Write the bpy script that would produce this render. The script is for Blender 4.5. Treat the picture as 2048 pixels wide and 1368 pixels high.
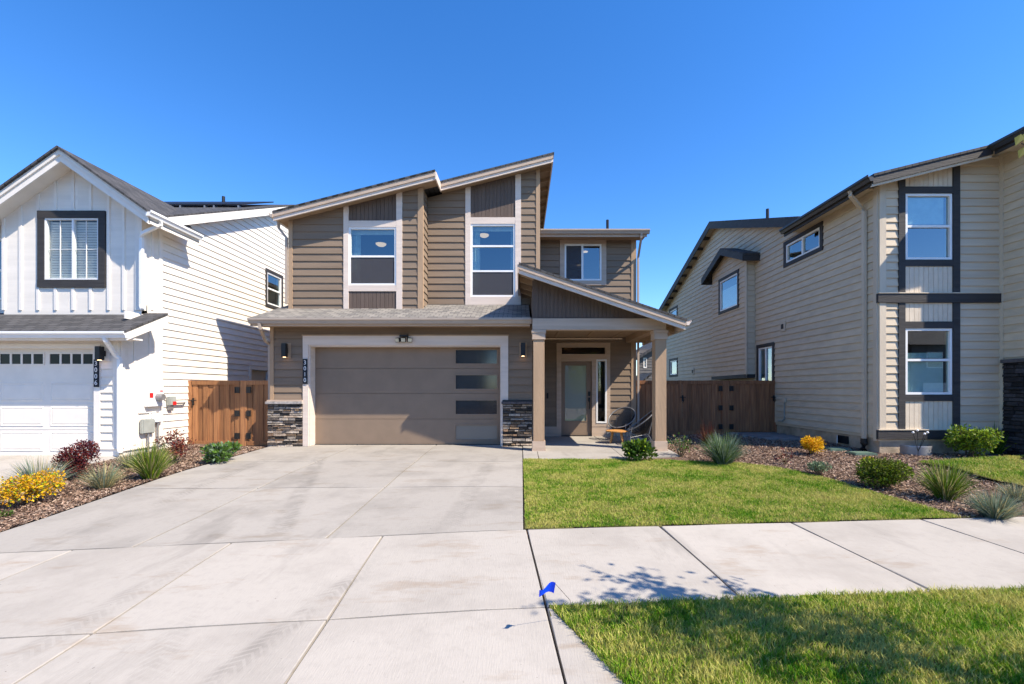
import bpy, bmesh, math, random
import numpy as np
from mathutils import Vector
random.seed(7); RNG = np.random.default_rng(7)
for o in list(bpy.data.objects): bpy.data.objects.remove(o)
SC = bpy.context.scene; COL = SC.collection
# ------------------------------------------------------------------ camera
FPX, UC, VC, EYE = 900.0, 1043.0, 780.0, 1.385
cd = bpy.data.cameras.new('camera'); cam = bpy.data.objects.new('camera', cd); COL.objects.link(cam)
cd.sensor_width = 36; cd.lens = FPX/2048*36; cd.clip_end = 3000; cd.clip_start = .05
cam.location = (0, 0, EYE); cam.rotation_euler = (math.radians(90), 0, 0)
cd.shift_x = (1024-UC)/2048; cd.shift_y = (VC-684)/2048
SC.camera = cam
# ------------------------------------------------------------------ light
SUN = Vector((.81, -.41, 1)).normalized()
elev = math.asin(SUN.z); az = math.atan2(SUN.x, SUN.y)
w = bpy.data.worlds.new('World'); SC.world = w; w.use_nodes = True
nt = w.node_tree; sky = nt.nodes.new('ShaderNodeTexSky'); sky.sky_type = 'NISHITA'; sky.sun_disc = False
sky.sun_elevation = elev; sky.sun_rotation = az; sky.altitude = 1100; sky.air_density = 1.0; sky.dust_density = .1; sky.ozone_density = 2.6
hsv = nt.nodes.new('ShaderNodeHueSaturation'); hsv.inputs['Saturation'].default_value = 1.31; hsv.inputs['Hue'].default_value = .507; nt.links.new(sky.outputs[0], hsv.inputs['Color']); nt.links.new(hsv.outputs[0], nt.nodes['Background'].inputs[0]); nt.nodes['Background'].inputs[1].default_value = .15
sl = bpy.data.lights.new('sun', 'SUN'); so = bpy.data.objects.new('sun', sl); COL.objects.link(so)
sl.energy = 4.5; sl.angle = math.radians(.53); sl.color = (1, .885, .72)
so.rotation_euler = SUN.to_track_quat('Z', 'Y').to_euler(); so.location = (20, -10, 30)
SC.view_settings.view_transform = 'Standard'; SC.view_settings.look = 'None'; SC.view_settings.gamma = 1
SC.view_settings.exposure = 1.0; SC.view_settings.use_curve_mapping = False
# ------------------------------------------------------------------ helpers
def px(u, Y): return (u-UC)*Y/FPX
def pz(v, Y): return EYE-(v-VC)*Y/FPX
def sst(x, a, b):
    t = np.clip((x-a)/(b-a), 0, 1); return t*t*(3-2*t)
def g(X, Y):
    X = np.asarray(X, float); Y = np.asarray(Y, float)
    z = -.032*np.clip(11.2-Y, 0, 10.2)
    z = z - .02*np.clip(-X, 0, 9)*(1-sst(Y, 5, 8.5))*(X < 0)
    z = z + .10*sst(X, 3.2, 6)*sst(Y, 6, 9.2)
    z = z + .06*sst(-X, 7.0, 8.4)*sst(Y, 6, 9)
    return z
def gz(X, Y): return float(g(X, Y))
def ground(u, v):                       # the point of the sloping ground seen at a pixel
    Y = 6.0
    for _ in range(60): Y = .5*Y+.5*FPX*(EYE-gz((u-UC)*Y/FPX, Y))/(v-VC)
    X = (u-UC)*Y/FPX
    return X, Y, gz(X, Y)
WO = {}
def worg(o): return WO.get(o.name, Vector((0, 0, 0)))
def link(o, parent, org):
    COL.objects.link(o)
    WO[o.name] = Vector(org)
    if parent is not None:
        o.parent = parent; o.location = Vector(org)-worg(parent)
    else: o.location = org
def thing(name, label, cat, org=(0, 0, 0), group=None):
    o = bpy.data.objects.new(name, None); o.empty_display_size = .2; link(o, None, org)
    return tag(o, label, cat, group)
def tag(o, label, cat, group=None):
    o['label'] = label; o['category'] = cat
    if group: o['group'] = group
    return o
class MB:
    def __init__(s): s.v = []; s.f = []; s.m = []
    def add(s, vs, fs, mi=0):
        b = len(s.v); s.v += [tuple(p) for p in vs]; s.f += [tuple(i+b for i in f) for f in fs]; s.m += [mi]*len(fs); return s
    def box(s, x0, x1, y0, y1, z0, z1, mi=0):
        return s.add([(x0,y0,z0),(x1,y0,z0),(x1,y1,z0),(x0,y1,z0),(x0,y0,z1),(x1,y0,z1),(x1,y1,z1),(x0,y1,z1)],
                     [(0,3,2,1),(4,5,6,7),(0,1,5,4),(1,2,6,5),(2,3,7,6),(3,0,4,7)], mi)
    def loft(s, A, B, mi=0):             # two loops of the same length, capped
        n = len(A)
        return s.add(list(A)+list(B), [tuple(range(n))[::-1], tuple(range(n, 2*n))]+[(i, (i+1) % n, n+(i+1) % n, n+i) for i in range(n)], mi)
    def fp(s, F, poly, o0, o1, mi=0):    # polygon (s,z) in a wall frame, between two offsets
        return s.loft([F(a, z, o0) for a, z in poly], [F(a, z, o1) for a, z in poly], mi)
    def fb(s, F, s0, s1, z0, z1, o0, o1, mi=0): return s.fp(F, [(s0,z0),(s1,z0),(s1,z1),(s0,z1)], o0, o1, mi)
    def tube(s, pts, r, n=8, mi=0, rot=0):
        pts = [Vector(p) for p in pts]; rs = r if isinstance(r, (list, tuple)) else [r]*len(pts); rings = []
        for i, p in enumerate(pts):
            d = (pts[min(i+1, len(pts)-1)]-pts[max(i-1, 0)]).normalized()
            a = Vector((0, 0, 1)) if abs(d.z) < .9 else Vector((0, 1, 0))
            x = d.cross(a).normalized(); y = d.cross(x)
            rings.append([p+(x*math.cos(t)+y*math.sin(t))*rs[i] for t in [rot+2*math.pi*k/n for k in range(n)]])
        b = len(s.v); s.v += [tuple(q) for R in rings for q in R]; m = len(pts)
        fs = [(b+i*n+k, b+i*n+(k+1) % n, b+(i+1)*n+(k+1) % n, b+(i+1)*n+k) for i in range(m-1) for k in range(n)]
        fs += [tuple(b+k for k in range(n))[::-1], tuple(b+(m-1)*n+k for k in range(n))]
        s.f += fs; s.m += [mi]*len(fs); return s
    def lathe(s, c, prof, n=24, mi=0):   # profile (r,z) about a vertical axis
        b = len(s.v); c = Vector(c)
        for r, z in prof: s.v += [tuple(c+Vector((r*math.cos(2*math.pi*k/n), r*math.sin(2*math.pi*k/n), z))) for k in range(n)]
        fs = [(b+i*n+k, b+i*n+(k+1) % n, b+(i+1)*n+(k+1) % n, b+(i+1)*n+k) for i in range(len(prof)-1) for k in range(n)]
        fs += [tuple(b+k for k in range(n))[::-1], tuple(b+(len(prof)-1)*n+k for k in range(n))]
        s.f += fs; s.m += [mi]*len(fs); return s
    def build(s, name, mat, parent=None, org=None, smooth=False, fix=True, bevel=0):
        if not s.v: return None
        a = np.array(s.v)
        if org is None:
            lo, hi = a.min(0), a.max(0); org = ((lo[0]+hi[0])/2, (lo[1]+hi[1])/2, lo[2])
        me = bpy.data.meshes.new(name); me.from_pydata((a-np.array(org)).tolist(), [], s.f)
        mats = mat if isinstance(mat, (list, tuple)) else [mat]
        for m in mats: me.materials.append(M[m] if isinstance(m, str) else m)
        if len(mats) > 1: me.polygons.foreach_set('material_index', np.array(s.m, dtype=np.int32))
        if fix:
            bm = bmesh.new(); bm.from_mesh(me)
            if bevel: bmesh.ops.bevel(bm, geom=bm.edges[:], offset=bevel, segments=2, affect='EDGES', clamp_overlap=True)
            bmesh.ops.recalc_face_normals(bm, faces=bm.faces[:]); bm.to_mesh(me); bm.free()
        if smooth: me.shade_smooth()
        me.update()
        o = bpy.data.objects.new(name, me); link(o, parent, org); return o
def bx(name, mat, parent, x0, x1, y0, y1, z0, z1, bevel=0): return MB().box(x0, x1, y0, y1, z0, z1).build(name, mat, parent, bevel=bevel)
def front(Y): return lambda s, z, o: (s, Y-o, z)          # wall facing the street
def faceR(X): return lambda s, z, o: (X+o, s, z)          # wall facing +X, s = Y
def faceL(X): return lambda s, z, o: (X-o, s, z)
# ------------------------------------------------------------------ materials
M = {}
def mk(name, col, rough=.7, var=.06, scale=6, bump=.0, bscale=60, col2=None, objvar=.0, spec=.3, stretch=(1,1,1), metal=0, detail=6, bdist=.01, thr=(.35,.65)):
    m = bpy.data.materials.new(name); m.use_nodes = True; n = m.node_tree.nodes; L = m.node_tree.links.new
    p = n['Principled BSDF']; p.inputs['Roughness'].default_value = rough; p.inputs['Specular IOR Level'].default_value = spec; p.inputs['Metallic'].default_value = metal
    tc = n.new('ShaderNodeTexCoord'); mp = n.new('ShaderNodeMapping'); mp.inputs['Scale'].default_value = stretch; L(tc.outputs['Object'], mp.inputs[0])
    oi = n.new('ShaderNodeObjectInfo'); ad = n.new('ShaderNodeVectorMath'); ad.operation = 'ADD'
    mu = n.new('ShaderNodeVectorMath'); mu.operation = 'SCALE'; mu.inputs[3].default_value = 37.0
    cx = n.new('ShaderNodeCombineXYZ'); [L(oi.outputs['Random'], cx.inputs[i]) for i in range(3)]; L(cx.outputs[0], mu.inputs[0]); L(mp.outputs[0], ad.inputs[0]); L(mu.outputs[0], ad.inputs[1])
    ns = n.new('ShaderNodeTexNoise'); ns.inputs['Scale'].default_value = scale; ns.inputs['Detail'].default_value = detail; L(ad.outputs[0], ns.inputs['Vector'])
    mr = n.new('ShaderNodeMapRange'); mr.inputs['From Min'].default_value = thr[0]; mr.inputs['From Max'].default_value = thr[1]; L(ns.outputs['Fac'], mr.inputs['Value'])
    mx = n.new('ShaderNodeMix'); mx.data_type = 'RGBA'
    c2 = col2 or tuple(c*(1-2*var) for c in col); c1 = col if col2 else tuple(min(1, c*(1+var)) for c in col)
    mx.inputs['A'].default_value = (*c1, 1); mx.inputs['B'].default_value = (*c2, 1); L(mr.outputs[0], mx.inputs['Factor'])
    out = mx.outputs['Result']
    if objvar:
        hs = n.new('ShaderNodeHueSaturation'); mr2 = n.new('ShaderNodeMapRange'); mr2.inputs['To Min'].default_value = 1-objvar; mr2.inputs['To Max'].default_value = 1+objvar
        L(oi.outputs['Random'], mr2.inputs['Value']); L(mr2.outputs[0], hs.inputs['Value']); L(out, hs.inputs['Color']); out = hs.outputs[0]
    L(out, p.inputs['Base Color'])
    if bump:
        nb = n.new('ShaderNodeTexNoise'); nb.inputs['Scale'].default_value = bscale; nb.inputs['Detail'].default_value = 5; L(ad.outputs[0], nb.inputs['Vector'])
        b = n.new('ShaderNodeBump'); b.inputs['Strength'].default_value = bump; b.inputs['Distance'].default_value = bdist; L(nb.outputs['Fac'], b.inputs['Height']); L(b.outputs[0], p.inputs['Normal'])
    M[name] = m; return m
grain = (.25, 1, 3)
mk('brown_siding', (.222, .165, .118), .75, .06, 3, .22, 30, objvar=.05, stretch=grain)
mk('brown_trim', (.40, .275, .175), .7, .05, 3, .5, 30, stretch=(1,1,.3))
mk('taupe_trim', (.50, .385, .295), .65, .05, 4, .4, 30, stretch=grain)
mk('pale_trim', (.68, .58, .50), .6, .04, 4, .35, 30, stretch=grain)
mk('door_brown', (.24, .176, .126), .5, .03, 3, .12, 90)
mk('dark_panel', (.125, .092, .074), .75, .06, 5, .5, 30, objvar=.06, stretch=(3,1,.25))
mk('white_siding', (.79, .735, .655), .65, .03, 3, .22, 30, objvar=.02, stretch=grain)
mk('white_paint', (.80, .75, .68), .5, .02, 4, .1, 60)
mk('vinyl', (.82, .82, .81), .35, .02, 4)
mk('beige_siding', (.585, .49, .365), .75, .05, 3, .22, 30, objvar=.04, stretch=grain)
mk('beige_trim', (.585, .50, .385), .7, .04, 3, .4, 30, stretch=(1,1,.3))
mk('pale_panel', (.67, .575, .45), .7, .04, 5, .3, 30, objvar=.03)
mk('charcoal_trim', (.045, .042, .042), .65, .1, 5, .6, 25, stretch=grain)
mk('grey_siding', (.14, .13, .125), .75, .05, 3, .3, 30, objvar=.04)
mk('soffit', (.34, .235, .15), .8, .05, 5)
mk('porch_ceiling', (.36, .25, .165), .8, .04, 5)
mk('gutter_taupe', (.40, .33, .27), .4, .03, 4, spec=.4)
mk('gutter_dark', (.04, .038, .036), .4, .05, 4, spec=.4)
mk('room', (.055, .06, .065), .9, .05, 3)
mk('curtain', (.55, .60, .58), .9, .06, 8)
mk('blind', (.8, .8, .78), .6, .03, 8)
mk('black_metal', (.012, .012, .013), .45, .1, 10, spec=.4)
mk('sign_navy', (.012, .014, .022), .5, .05, 10)
mk('white_digit', (.8, .8, .8), .5, .01, 10)
mk('chair_metal', (.20, .20, .205), .3, .1, 10, spec=.5)
mk('chair_cord', (.016, .016, .018), .5, .1, 10)
mk('table_wood', (.52, .25, .075), .5, .12, 6, .2, 40, objvar=.08, stretch=(1,6,1))
mk('fence_wood', (.38, .18, .075), .75, .0, 5, .5, 30, col2=(.26,.115,.05), objvar=.22, stretch=(6,6,.35))
mk('fence_dark', (.33, .15, .07), .8, .0, 5, .5, 30, col2=(.20,.09,.045), objvar=.22, stretch=(6,6,.35))
mk('grey_plastic', (.33, .35, .33), .5, .05, 6)
mk('grey_metal', (.30, .30, .31), .45, .08, 6, metal=.5)
mk('red_label', (.6, .02, .02), .5, .05, 6)
mk('foundation', (.50, .40, .29), .9, .0, 3, .5, 40, col2=(.26,.21,.15))
mk('valve_green', (.11, .17, .13), .6, .1, 6)
mk('blue_flag', (.0, .06, .75), .5, .05, 20)
mk('paver', (.22, .21, .20), .85, .08, 8, .5, 60, objvar=.18)
mk('stone_cap', (.38, .35, .33), .9, .15, 12, .8, 30)
mk('dark_cap', (.10, .09, .095), .9, .15, 12, .6, 30)
mk('joint', (.27, .21, .15), .95, .2, 8)
for i, c in enumerate([(.075,.062,.055), (.23,.16,.105), (.38,.30,.235), (.48,.41,.34), (.13,.11,.10), (.32,.21,.14), (.045,.04,.037), (.28,.25,.225)]):
    mk('stone%d' % i, c, .9, .0, 14, .9, 35, col2=tuple(k*.55 for k in c), objvar=.2, bdist=.02)
for i, c in enumerate([(.028,.026,.03), (.045,.042,.047), (.02,.019,.022), (.07,.066,.075)]):
    mk('slate%d' % i, c, .85, .0, 14, .9, 35, col2=tuple(k*.6 for k in c), objvar=.2, bdist=.02)
mk('bark', (.12, .085, .055), .9, .2, 10, .8, 30)
mk('soil', (.13, .095, .068), .95, .0, 2.5, .8, 25, col2=(.085,.06,.042), bdist=.03)
mk('mulch', (.25, .165, .12), .95, .0, 38, 1.0, 45, col2=(.045,.028,.02), bdist=.04, detail=8)
for i, c in enumerate([(.32,.215,.155), (.21,.13,.09), (.44,.33,.25), (.10,.062,.045)]): mk('chip%d' % i, c, .9, .1, 20)
mk('asphalt', (.05, .05, .05), .9, .15, 30, .5, 120)
mk('backyard', (.12, .13, .05), .95, .2, 3)
def leafmat(name, col, tr=.25, rough=.55):
    m = bpy.data.materials.new(name); m.use_nodes = True; n = m.node_tree.nodes; L = m.node_tree.links.new
    p = n['Principled BSDF']; p.inputs['Roughness'].default_value = rough; p.inputs['Specular IOR Level'].default_value = .25
    t = n.new('ShaderNodeBsdfTranslucent'); mx = n.new('ShaderNodeMixShader'); mx.inputs[0].default_value = tr
    gm = n.new('ShaderNodeNewGeometry'); hs = n.new('ShaderNodeHueSaturation'); mr = n.new('ShaderNodeMapRange')
    mr.inputs['To Min'].default_value = .6; mr.inputs['To Max'].default_value = 1.35; L(gm.outputs['Random Per Island'], mr.inputs['Value']); L(mr.outputs[0], hs.inputs['Value'])
    hs.inputs['Color'].default_value = (*col, 1); L(hs.outputs[0], p.inputs['Base Color']); L(hs.outputs[0], t.inputs['Color'])
    L(p.outputs[0], mx.inputs[1]); L(t.outputs[0], mx.inputs[2]); L(mx.outputs[0], n['Material Output'].inputs[0]); M[name] = m
for nm, c in dict(green=(.085,.17,.025), lime=(.25,.36,.02), olive=(.11,.135,.018), bluegreen=(.15,.22,.13), fescue=(.20,.255,.20), straw=(.42,.36,.18), yellow=(.72,.44,.01), gold=(.58,.26,.012),
                  burgundy=(.105,.022,.032), wine=(.05,.010,.018), red=(.22,.035,.018), twig=(.24,.095,.045), sage=(.16,.21,.12), moss=(.05,.085,.012), tan=(.33,.25,.14), treeleaf=(.20,.21,.03)).items(): leafmat(nm, c)
def lawnmat(name):
    m = bpy.data.materials.new(name); m.use_nodes = True; n = m.node_tree.nodes; L = m.node_tree.links.new
    p = n['Principled BSDF']; p.inputs['Roughness'].default_value = .6; p.inputs['Specular IOR Level'].default_value = .2
    gm = n.new('ShaderNodeNewGeometry'); mp = n.new('ShaderNodeMapping'); L(gm.outputs['Position'], mp.inputs[0]); mp.inputs['Scale'].default_value = (1, 1, 0)
    n1 = n.new('ShaderNodeTexNoise'); n1.inputs['Scale'].default_value = 1.5; n1.inputs['Detail'].default_value = 5; L(mp.outputs[0], n1.inputs['Vector'])
    n2 = n.new('ShaderNodeTexNoise'); n2.inputs['Scale'].default_value = 9; n2.inputs['Detail'].default_value = 4; L(mp.outputs[0], n2.inputs['Vector'])
    ad = n.new('ShaderNodeMath'); ad.operation = 'MULTIPLY_ADD'; L(n2.outputs['Fac'], ad.inputs[0]); ad.inputs[1].default_value = .55; L(n1.outputs['Fac'], ad.inputs[2])
    a2 = n.new('ShaderNodeMath'); a2.operation = 'MULTIPLY_ADD'; L(gm.outputs['Random Per Island'], a2.inputs[0]); a2.inputs[1].default_value = .34; L(ad.outputs[0], a2.inputs[2])
    cr = n.new('ShaderNodeValToRGB'); e = cr.color_ramp.elements; e[0].position = .70; e[0].color = (.055,.205,.006,1); e[1].position = 1.07; e[1].color = (.50,.47,.13,1)
    k = e.new(.88); k.color = (.225,.36,.014,1); L(a2.outputs[0], cr.inputs[0]); L(cr.outputs[0], p.inputs['Base Color'])
    t = n.new('ShaderNodeBsdfTranslucent'); L(cr.outputs[0], t.inputs[0]); mx = n.new('ShaderNodeMixShader'); mx.inputs[0].default_value = .25
    L(p.outputs[0], mx.inputs[1]); L(t.outputs[0], mx.inputs[2]); L(mx.outputs[0], n['Material Output'].inputs[0]); M[name] = m
lawnmat('grass')
def concrete(name, base, stain, warm):
    m = bpy.data.materials.new(name); m.use_nodes = True; n = m.node_tree.nodes; L = m.node_tree.links.new
    p = n['Principled BSDF']; p.inputs['Roughness'].default_value = .85; p.inputs['Specular IOR Level'].default_value = .2
    gm = n.new('ShaderNodeNewGeometry'); oi = n.new('ShaderNodeObjectInfo')
    def noise(sc, det, st=(1,1,1)):
        mp = n.new('ShaderNodeMapping'); mp.inputs['Scale'].default_value = st; L(gm.outputs['Position'], mp.inputs[0])
        x = n.new('ShaderNodeTexNoise'); x.inputs['Scale'].default_value = sc; x.inputs['Detail'].default_value = det; x.inputs['Roughness'].default_value = .65; L(mp.outputs[0], x.inputs['Vector']); return x.outputs['Fac']
    def mixc(fac, a, b, lo, hi, amt):
        mr = n.new('ShaderNodeMapRange'); mr.inputs['From Min'].default_value = lo; mr.inputs['From Max'].default_value = hi; mr.inputs['To Max'].default_value = amt; L(fac, mr.inputs['Value'])
        x = n.new('ShaderNodeMix'); x.data_type = 'RGBA'; L(mr.outputs[0], x.inputs['Factor'])
        if isinstance(a, tuple): x.inputs['A'].default_value = (*a, 1)
        else: L(a, x.inputs['A'])
        x.inputs['B'].default_value = (*b, 1); return x.outputs['Result']
    c = mixc(noise(1.1, 7), base, stain, .46, .74, .75)
    c = mixc(noise(2.2, 8, (.55,1.6,1)), c, warm, .57, .72, .55)
    c = mixc(noise(.9, 6, (1.5,.35,1)), c, tuple(k*.55 for k in stain), .60, .78, .55)
    c = mixc(noise(160, 3), c, tuple(k*.6 for k in base), .55, .75, .35)
    def lin(a, b, c0):
        cb = n.new('ShaderNodeVectorMath'); cb.operation = 'DOT_PRODUCT'; L(gm.outputs['Position'], cb.inputs[0]); cb.inputs[1].default_value = (a, b, 0)
        x = n.new('ShaderNodeMath'); x.operation = 'SUBTRACT'; L(cb.outputs['Value'], x.inputs[0]); x.inputs[1].default_value = c0; return x.outputs[0]
    def mth(op, a, b=None):
        x = n.new('ShaderNodeMath'); x.operation = op
        for i, k in enumerate((a, b)):
            if k is None: continue
            if isinstance(k, (int, float)): x.inputs[i].default_value = k
            else: L(k, x.inputs[i])
        return x.outputs[0]
    for (p0, p1, hw, amt) in (((427, 1364), (697, 1162), .085, .42), ((285, 1368), (345, 1270), .10, .22), ((60, 1300), (330, 1150), .11, .2), ((560, 1060), (640, 915), .13, .38), ((330, 1000), (545, 915), .15, .34), ((905, 1040), (985, 915), .13, .25)):
        a = Vector(ground(*p0)[:2]); b = Vector(ground(*p1)[:2]); t = (b-a).normalized(); nn = Vector((-t.y, t.x))
        d = mth('ABSOLUTE', lin(nn.x, nn.y, nn.dot(a))); al = lin(t.x, t.y, t.dot(a)); ln = (b-a).length
        fr = mth('FRACT', mth('MULTIPLY', mth('ADD', al, mth('MULTIPLY', d, .9)), 15.))
        tread = mth('MULTIPLY_ADD', mth('GREATER_THAN', fr, .35), .6) if False else mth('ADD', mth('MULTIPLY', mth('GREATER_THAN', fr, .35), .6), .4)
        def ramp(x, lo, hi):
            m_ = n.new('ShaderNodeMapRange'); m_.inputs['From Min'].default_value = lo; m_.inputs['From Max'].default_value = hi; L(x, m_.inputs['Value']); return m_.outputs[0]
        msk = mth('MULTIPLY', ramp(d, hw*1.3, hw*.7), mth('MULTIPLY', ramp(al, -.5, .1), ramp(al, ln+.6, ln-.2)))
        msk = mth('MULTIPLY', mth('MULTIPLY', msk, tread), ramp(noise(3.5, 4), .36, .6)); c = mixc(msk, c, tuple(k*.45 for k in stain), 0, 1, amt)
    c = mixc(noise(26, 2), c, tuple(k*.3 for k in stain), .735, .77, .7)
    c = mixc(noise(14, 4), c, tuple(k*.78 for k in base), .5, .75, .4)
    hs = n.new('ShaderNodeHueSaturation'); mr2 = n.new('ShaderNodeMapRange'); mr2.inputs['To Min'].default_value = .95; mr2.inputs['To Max'].default_value = 1.05
    L(oi.outputs['Random'], mr2.inputs['Value']); L(mr2.outputs[0], hs.inputs['Value']); L(c, hs.inputs['Color']); L(hs.outputs[0], p.inputs['Base Color'])
    b = n.new('ShaderNodeBump'); b.inputs['Strength'].default_value = .6; b.inputs['Distance'].default_value = .004
    fine = noise(90, 3, (1,.12,1)); L(fine, b.inputs['Height']); L(b.outputs[0], p.inputs['Normal']); M[name] = m
concrete('driveway_concrete', (.335,.312,.28), (.205,.19,.17), (.205,.162,.115))
concrete('walk_concrete', (.40,.37,.33), (.29,.265,.235), (.25,.178,.115))
def shingle(name, c1, c2, axis='XY', rows=.14):
    m = bpy.data.materials.new(name); m.use_nodes = True; n = m.node_tree.nodes; L = m.node_tree.links.new; p = n['Principled BSDF']; p.inputs['Roughness'].default_value = .9
    gm = n.new('ShaderNodeNewGeometry'); sp = n.new('ShaderNodeSeparateXYZ'); cb = n.new('ShaderNodeCombineXYZ'); L(gm.outputs['Position'], sp.inputs[0])
    L(sp.outputs[axis[0]], cb.inputs[0]); L(sp.outputs[axis[1]], cb.inputs[1])
    br = n.new('ShaderNodeTexBrick'); br.inputs['Scale'].default_value = 1; br.inputs['Brick Width'].default_value = .22; br.inputs['Row Height'].default_value = rows; br.inputs['Mortar Size'].default_value = .008
    br.inputs['Color1'].default_value = (*c1, 1); br.inputs['Color2'].default_value = (*c2, 1); br.inputs['Mortar'].default_value = (*[k*.3 for k in c2], 1); br.inputs['Bias'].default_value = -.1; L(cb.outputs[0], br.inputs['Vector'])
    ns = n.new('ShaderNodeTexNoise'); ns.inputs['Scale'].default_value = 60; L(gm.outputs['Position'], ns.inputs['Vector'])
    hs = n.new('ShaderNodeHueSaturation'); mr = n.new('ShaderNodeMapRange'); mr.inputs['To Min'].default_value = .6; mr.inputs['To Max'].default_value = 1.4; L(ns.outputs['Fac'], mr.inputs['Value']); L(mr.outputs[0], hs.inputs['Value'])
    L(br.outputs['Color'], hs.inputs['Color']); L(hs.outputs[0], p.inputs['Base Color'])
    b = n.new('ShaderNodeBump'); b.inputs['Strength'].default_value = .9; b.inputs['Distance'].default_value = .02; L(br.outputs['Fac'], b.inputs['Height']); b.invert = True; L(b.outputs[0], p.inputs['Normal']); M[name] = m
shingle('shingle_tan', (.27,.25,.22), (.125,.12,.112)); shingle('shingle_dark', (.075,.073,.075), (.035,.035,.037)); shingle('shingle_side', (.075,.073,.075), (.035,.035,.037), 'YX')
def glass(name, refl, tint=(.75,.85,.85), rough=0.0, frost=None):
    m = bpy.data.materials.new(name); m.use_nodes = True; n = m.node_tree.nodes; L = m.node_tree.links.new
    n.remove(n['Principled BSDF']); gl = n.new('ShaderNodeBsdfGlossy'); gl.inputs['Roughness'].default_value = rough; gl.inputs['Color'].default_value = (.93,.97,1,1)
    if frost: t = n.new('ShaderNodeBsdfDiffuse'); t.inputs['Color'].default_value = (*frost, 1)
    else: t = n.new('ShaderNodeBsdfTransparent'); t.inputs['Color'].default_value = (*tint, 1)
    fr = n.new('ShaderNodeFresnel'); fr.inputs['IOR'].default_value = 1.45; ad = n.new('ShaderNodeMath'); ad.operation = 'ADD'; ad.use_clamp = True; ad.inputs[1].default_value = refl; L(fr.outputs[0], ad.inputs[0])
    gb = n.new('ShaderNodeNewGeometry'); iv = n.new('ShaderNodeMath'); iv.operation = 'SUBTRACT'; iv.inputs[0].default_value = 1; L(gb.outputs['Backfacing'], iv.inputs[1]); ml = n.new('ShaderNodeMath'); ml.operation = 'MULTIPLY'; L(ad.outputs[0], ml.inputs[0]); L(iv.outputs[0], ml.inputs[1])
    mx = n.new('ShaderNodeMixShader'); L(ml.outputs[0], mx.inputs[0]); L(t.outputs[0], mx.inputs[1]); L(gl.outputs[0], mx.inputs[2]); L(mx.outputs[0], n['Material Output'].inputs[0]); M[name] = m
glass('glass', .17); glass('glass_door', .16, frost=(.30,.345,.30)); glass('glass_frost', .045, frost=(.018,.022,.03), rough=.1); glass('glass_clear', .04, (.92,.95,.95)); glass('glass_dark', -.03, frost=(.012,.014,.018), rough=.05)
glass('glass_pale', .06, frost=(.15,.14,.125), rough=.3)
def screenmat(name, a):
    m = bpy.data.materials.new(name); m.use_nodes = True; n = m.node_tree.nodes; L = m.node_tree.links.new; n.remove(n['Principled BSDF'])
    d = n.new('ShaderNodeBsdfDiffuse'); d.inputs[0].default_value = (.09,.09,.10,1); t = n.new('ShaderNodeBsdfTransparent'); mx = n.new('ShaderNodeMixShader'); mx.inputs[0].default_value = a
    L(t.outputs[0], mx.inputs[1]); L(d.outputs[0], mx.inputs[2]); L(mx.outputs[0], n['Material Output'].inputs[0]); M[name] = m
screenmat('screen', .62)
def emit(name, col, s):
    m = bpy.data.materials.new(name); m.use_nodes = True; p = m.node_tree.nodes['Principled BSDF']; p.inputs['Base Color'].default_value = (*col, 1)
    p.inputs['Emission Color'].default_value = (*col, 1); p.inputs['Emission Strength'].default_value = s; M[name] = m
emit('lamp_glow', (1,.62,.36), .62); mk('led_lens', (.62, .57, .42), .3); emit('down_glow', (1,.6,.3), 5)
# ------------------------------------------------------------------ ground, paving, lawns
def axis_lines(lo, hi, step): return list(np.arange(lo, hi+1e-6, step))
def sheet(name, xs, ys, dz, mat, label=None, kind='structure', inside=None):
    X, Y = np.meshgrid(xs, ys); Z = g(np.clip(X, -14, 14), np.clip(Y, 1, 30))+dz; nx = len(xs); vs = np.stack([X, Y, Z], -1).reshape(-1, 3)
    mb = MB(); mb.v = [tuple(p) for p in vs]
    for j in range(len(ys)-1):
        for i in range(nx-1):
            if inside is None or inside((xs[i]+xs[i+1])/2, (ys[j]+ys[j+1])/2):
                mb.f.append((j*nx+i, j*nx+i+1, (j+1)*nx+i+1, (j+1)*nx+i)); mb.m.append(0)
    o = mb.build(name, mat, None, org=(0, 0, 0), fix=False); o['kind'] = kind; return o
far = [-900, -300, -100, -45, -25]
sheet('ground', far+axis_lines(-16, 16, .5)+[-k for k in far[::-1]], far+[-16, -8]+axis_lines(-4, 26, .5)+[35, 60, 120, 300, 900], -.10, 'soil')
TH = .075; SO = Vector((.057, 5.11)); SE = Vector((math.cos(TH), math.sin(TH))); SN = Vector((-math.sin(TH), math.cos(TH)))
def st(s, t): p = SO+SE*s+SN*t; return (p.x, p.y)
def root(name): o = bpy.data.objects.new(name, None); link(o, None, (0, 0, 0)); o['kind'] = 'structure'; return o
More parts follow.
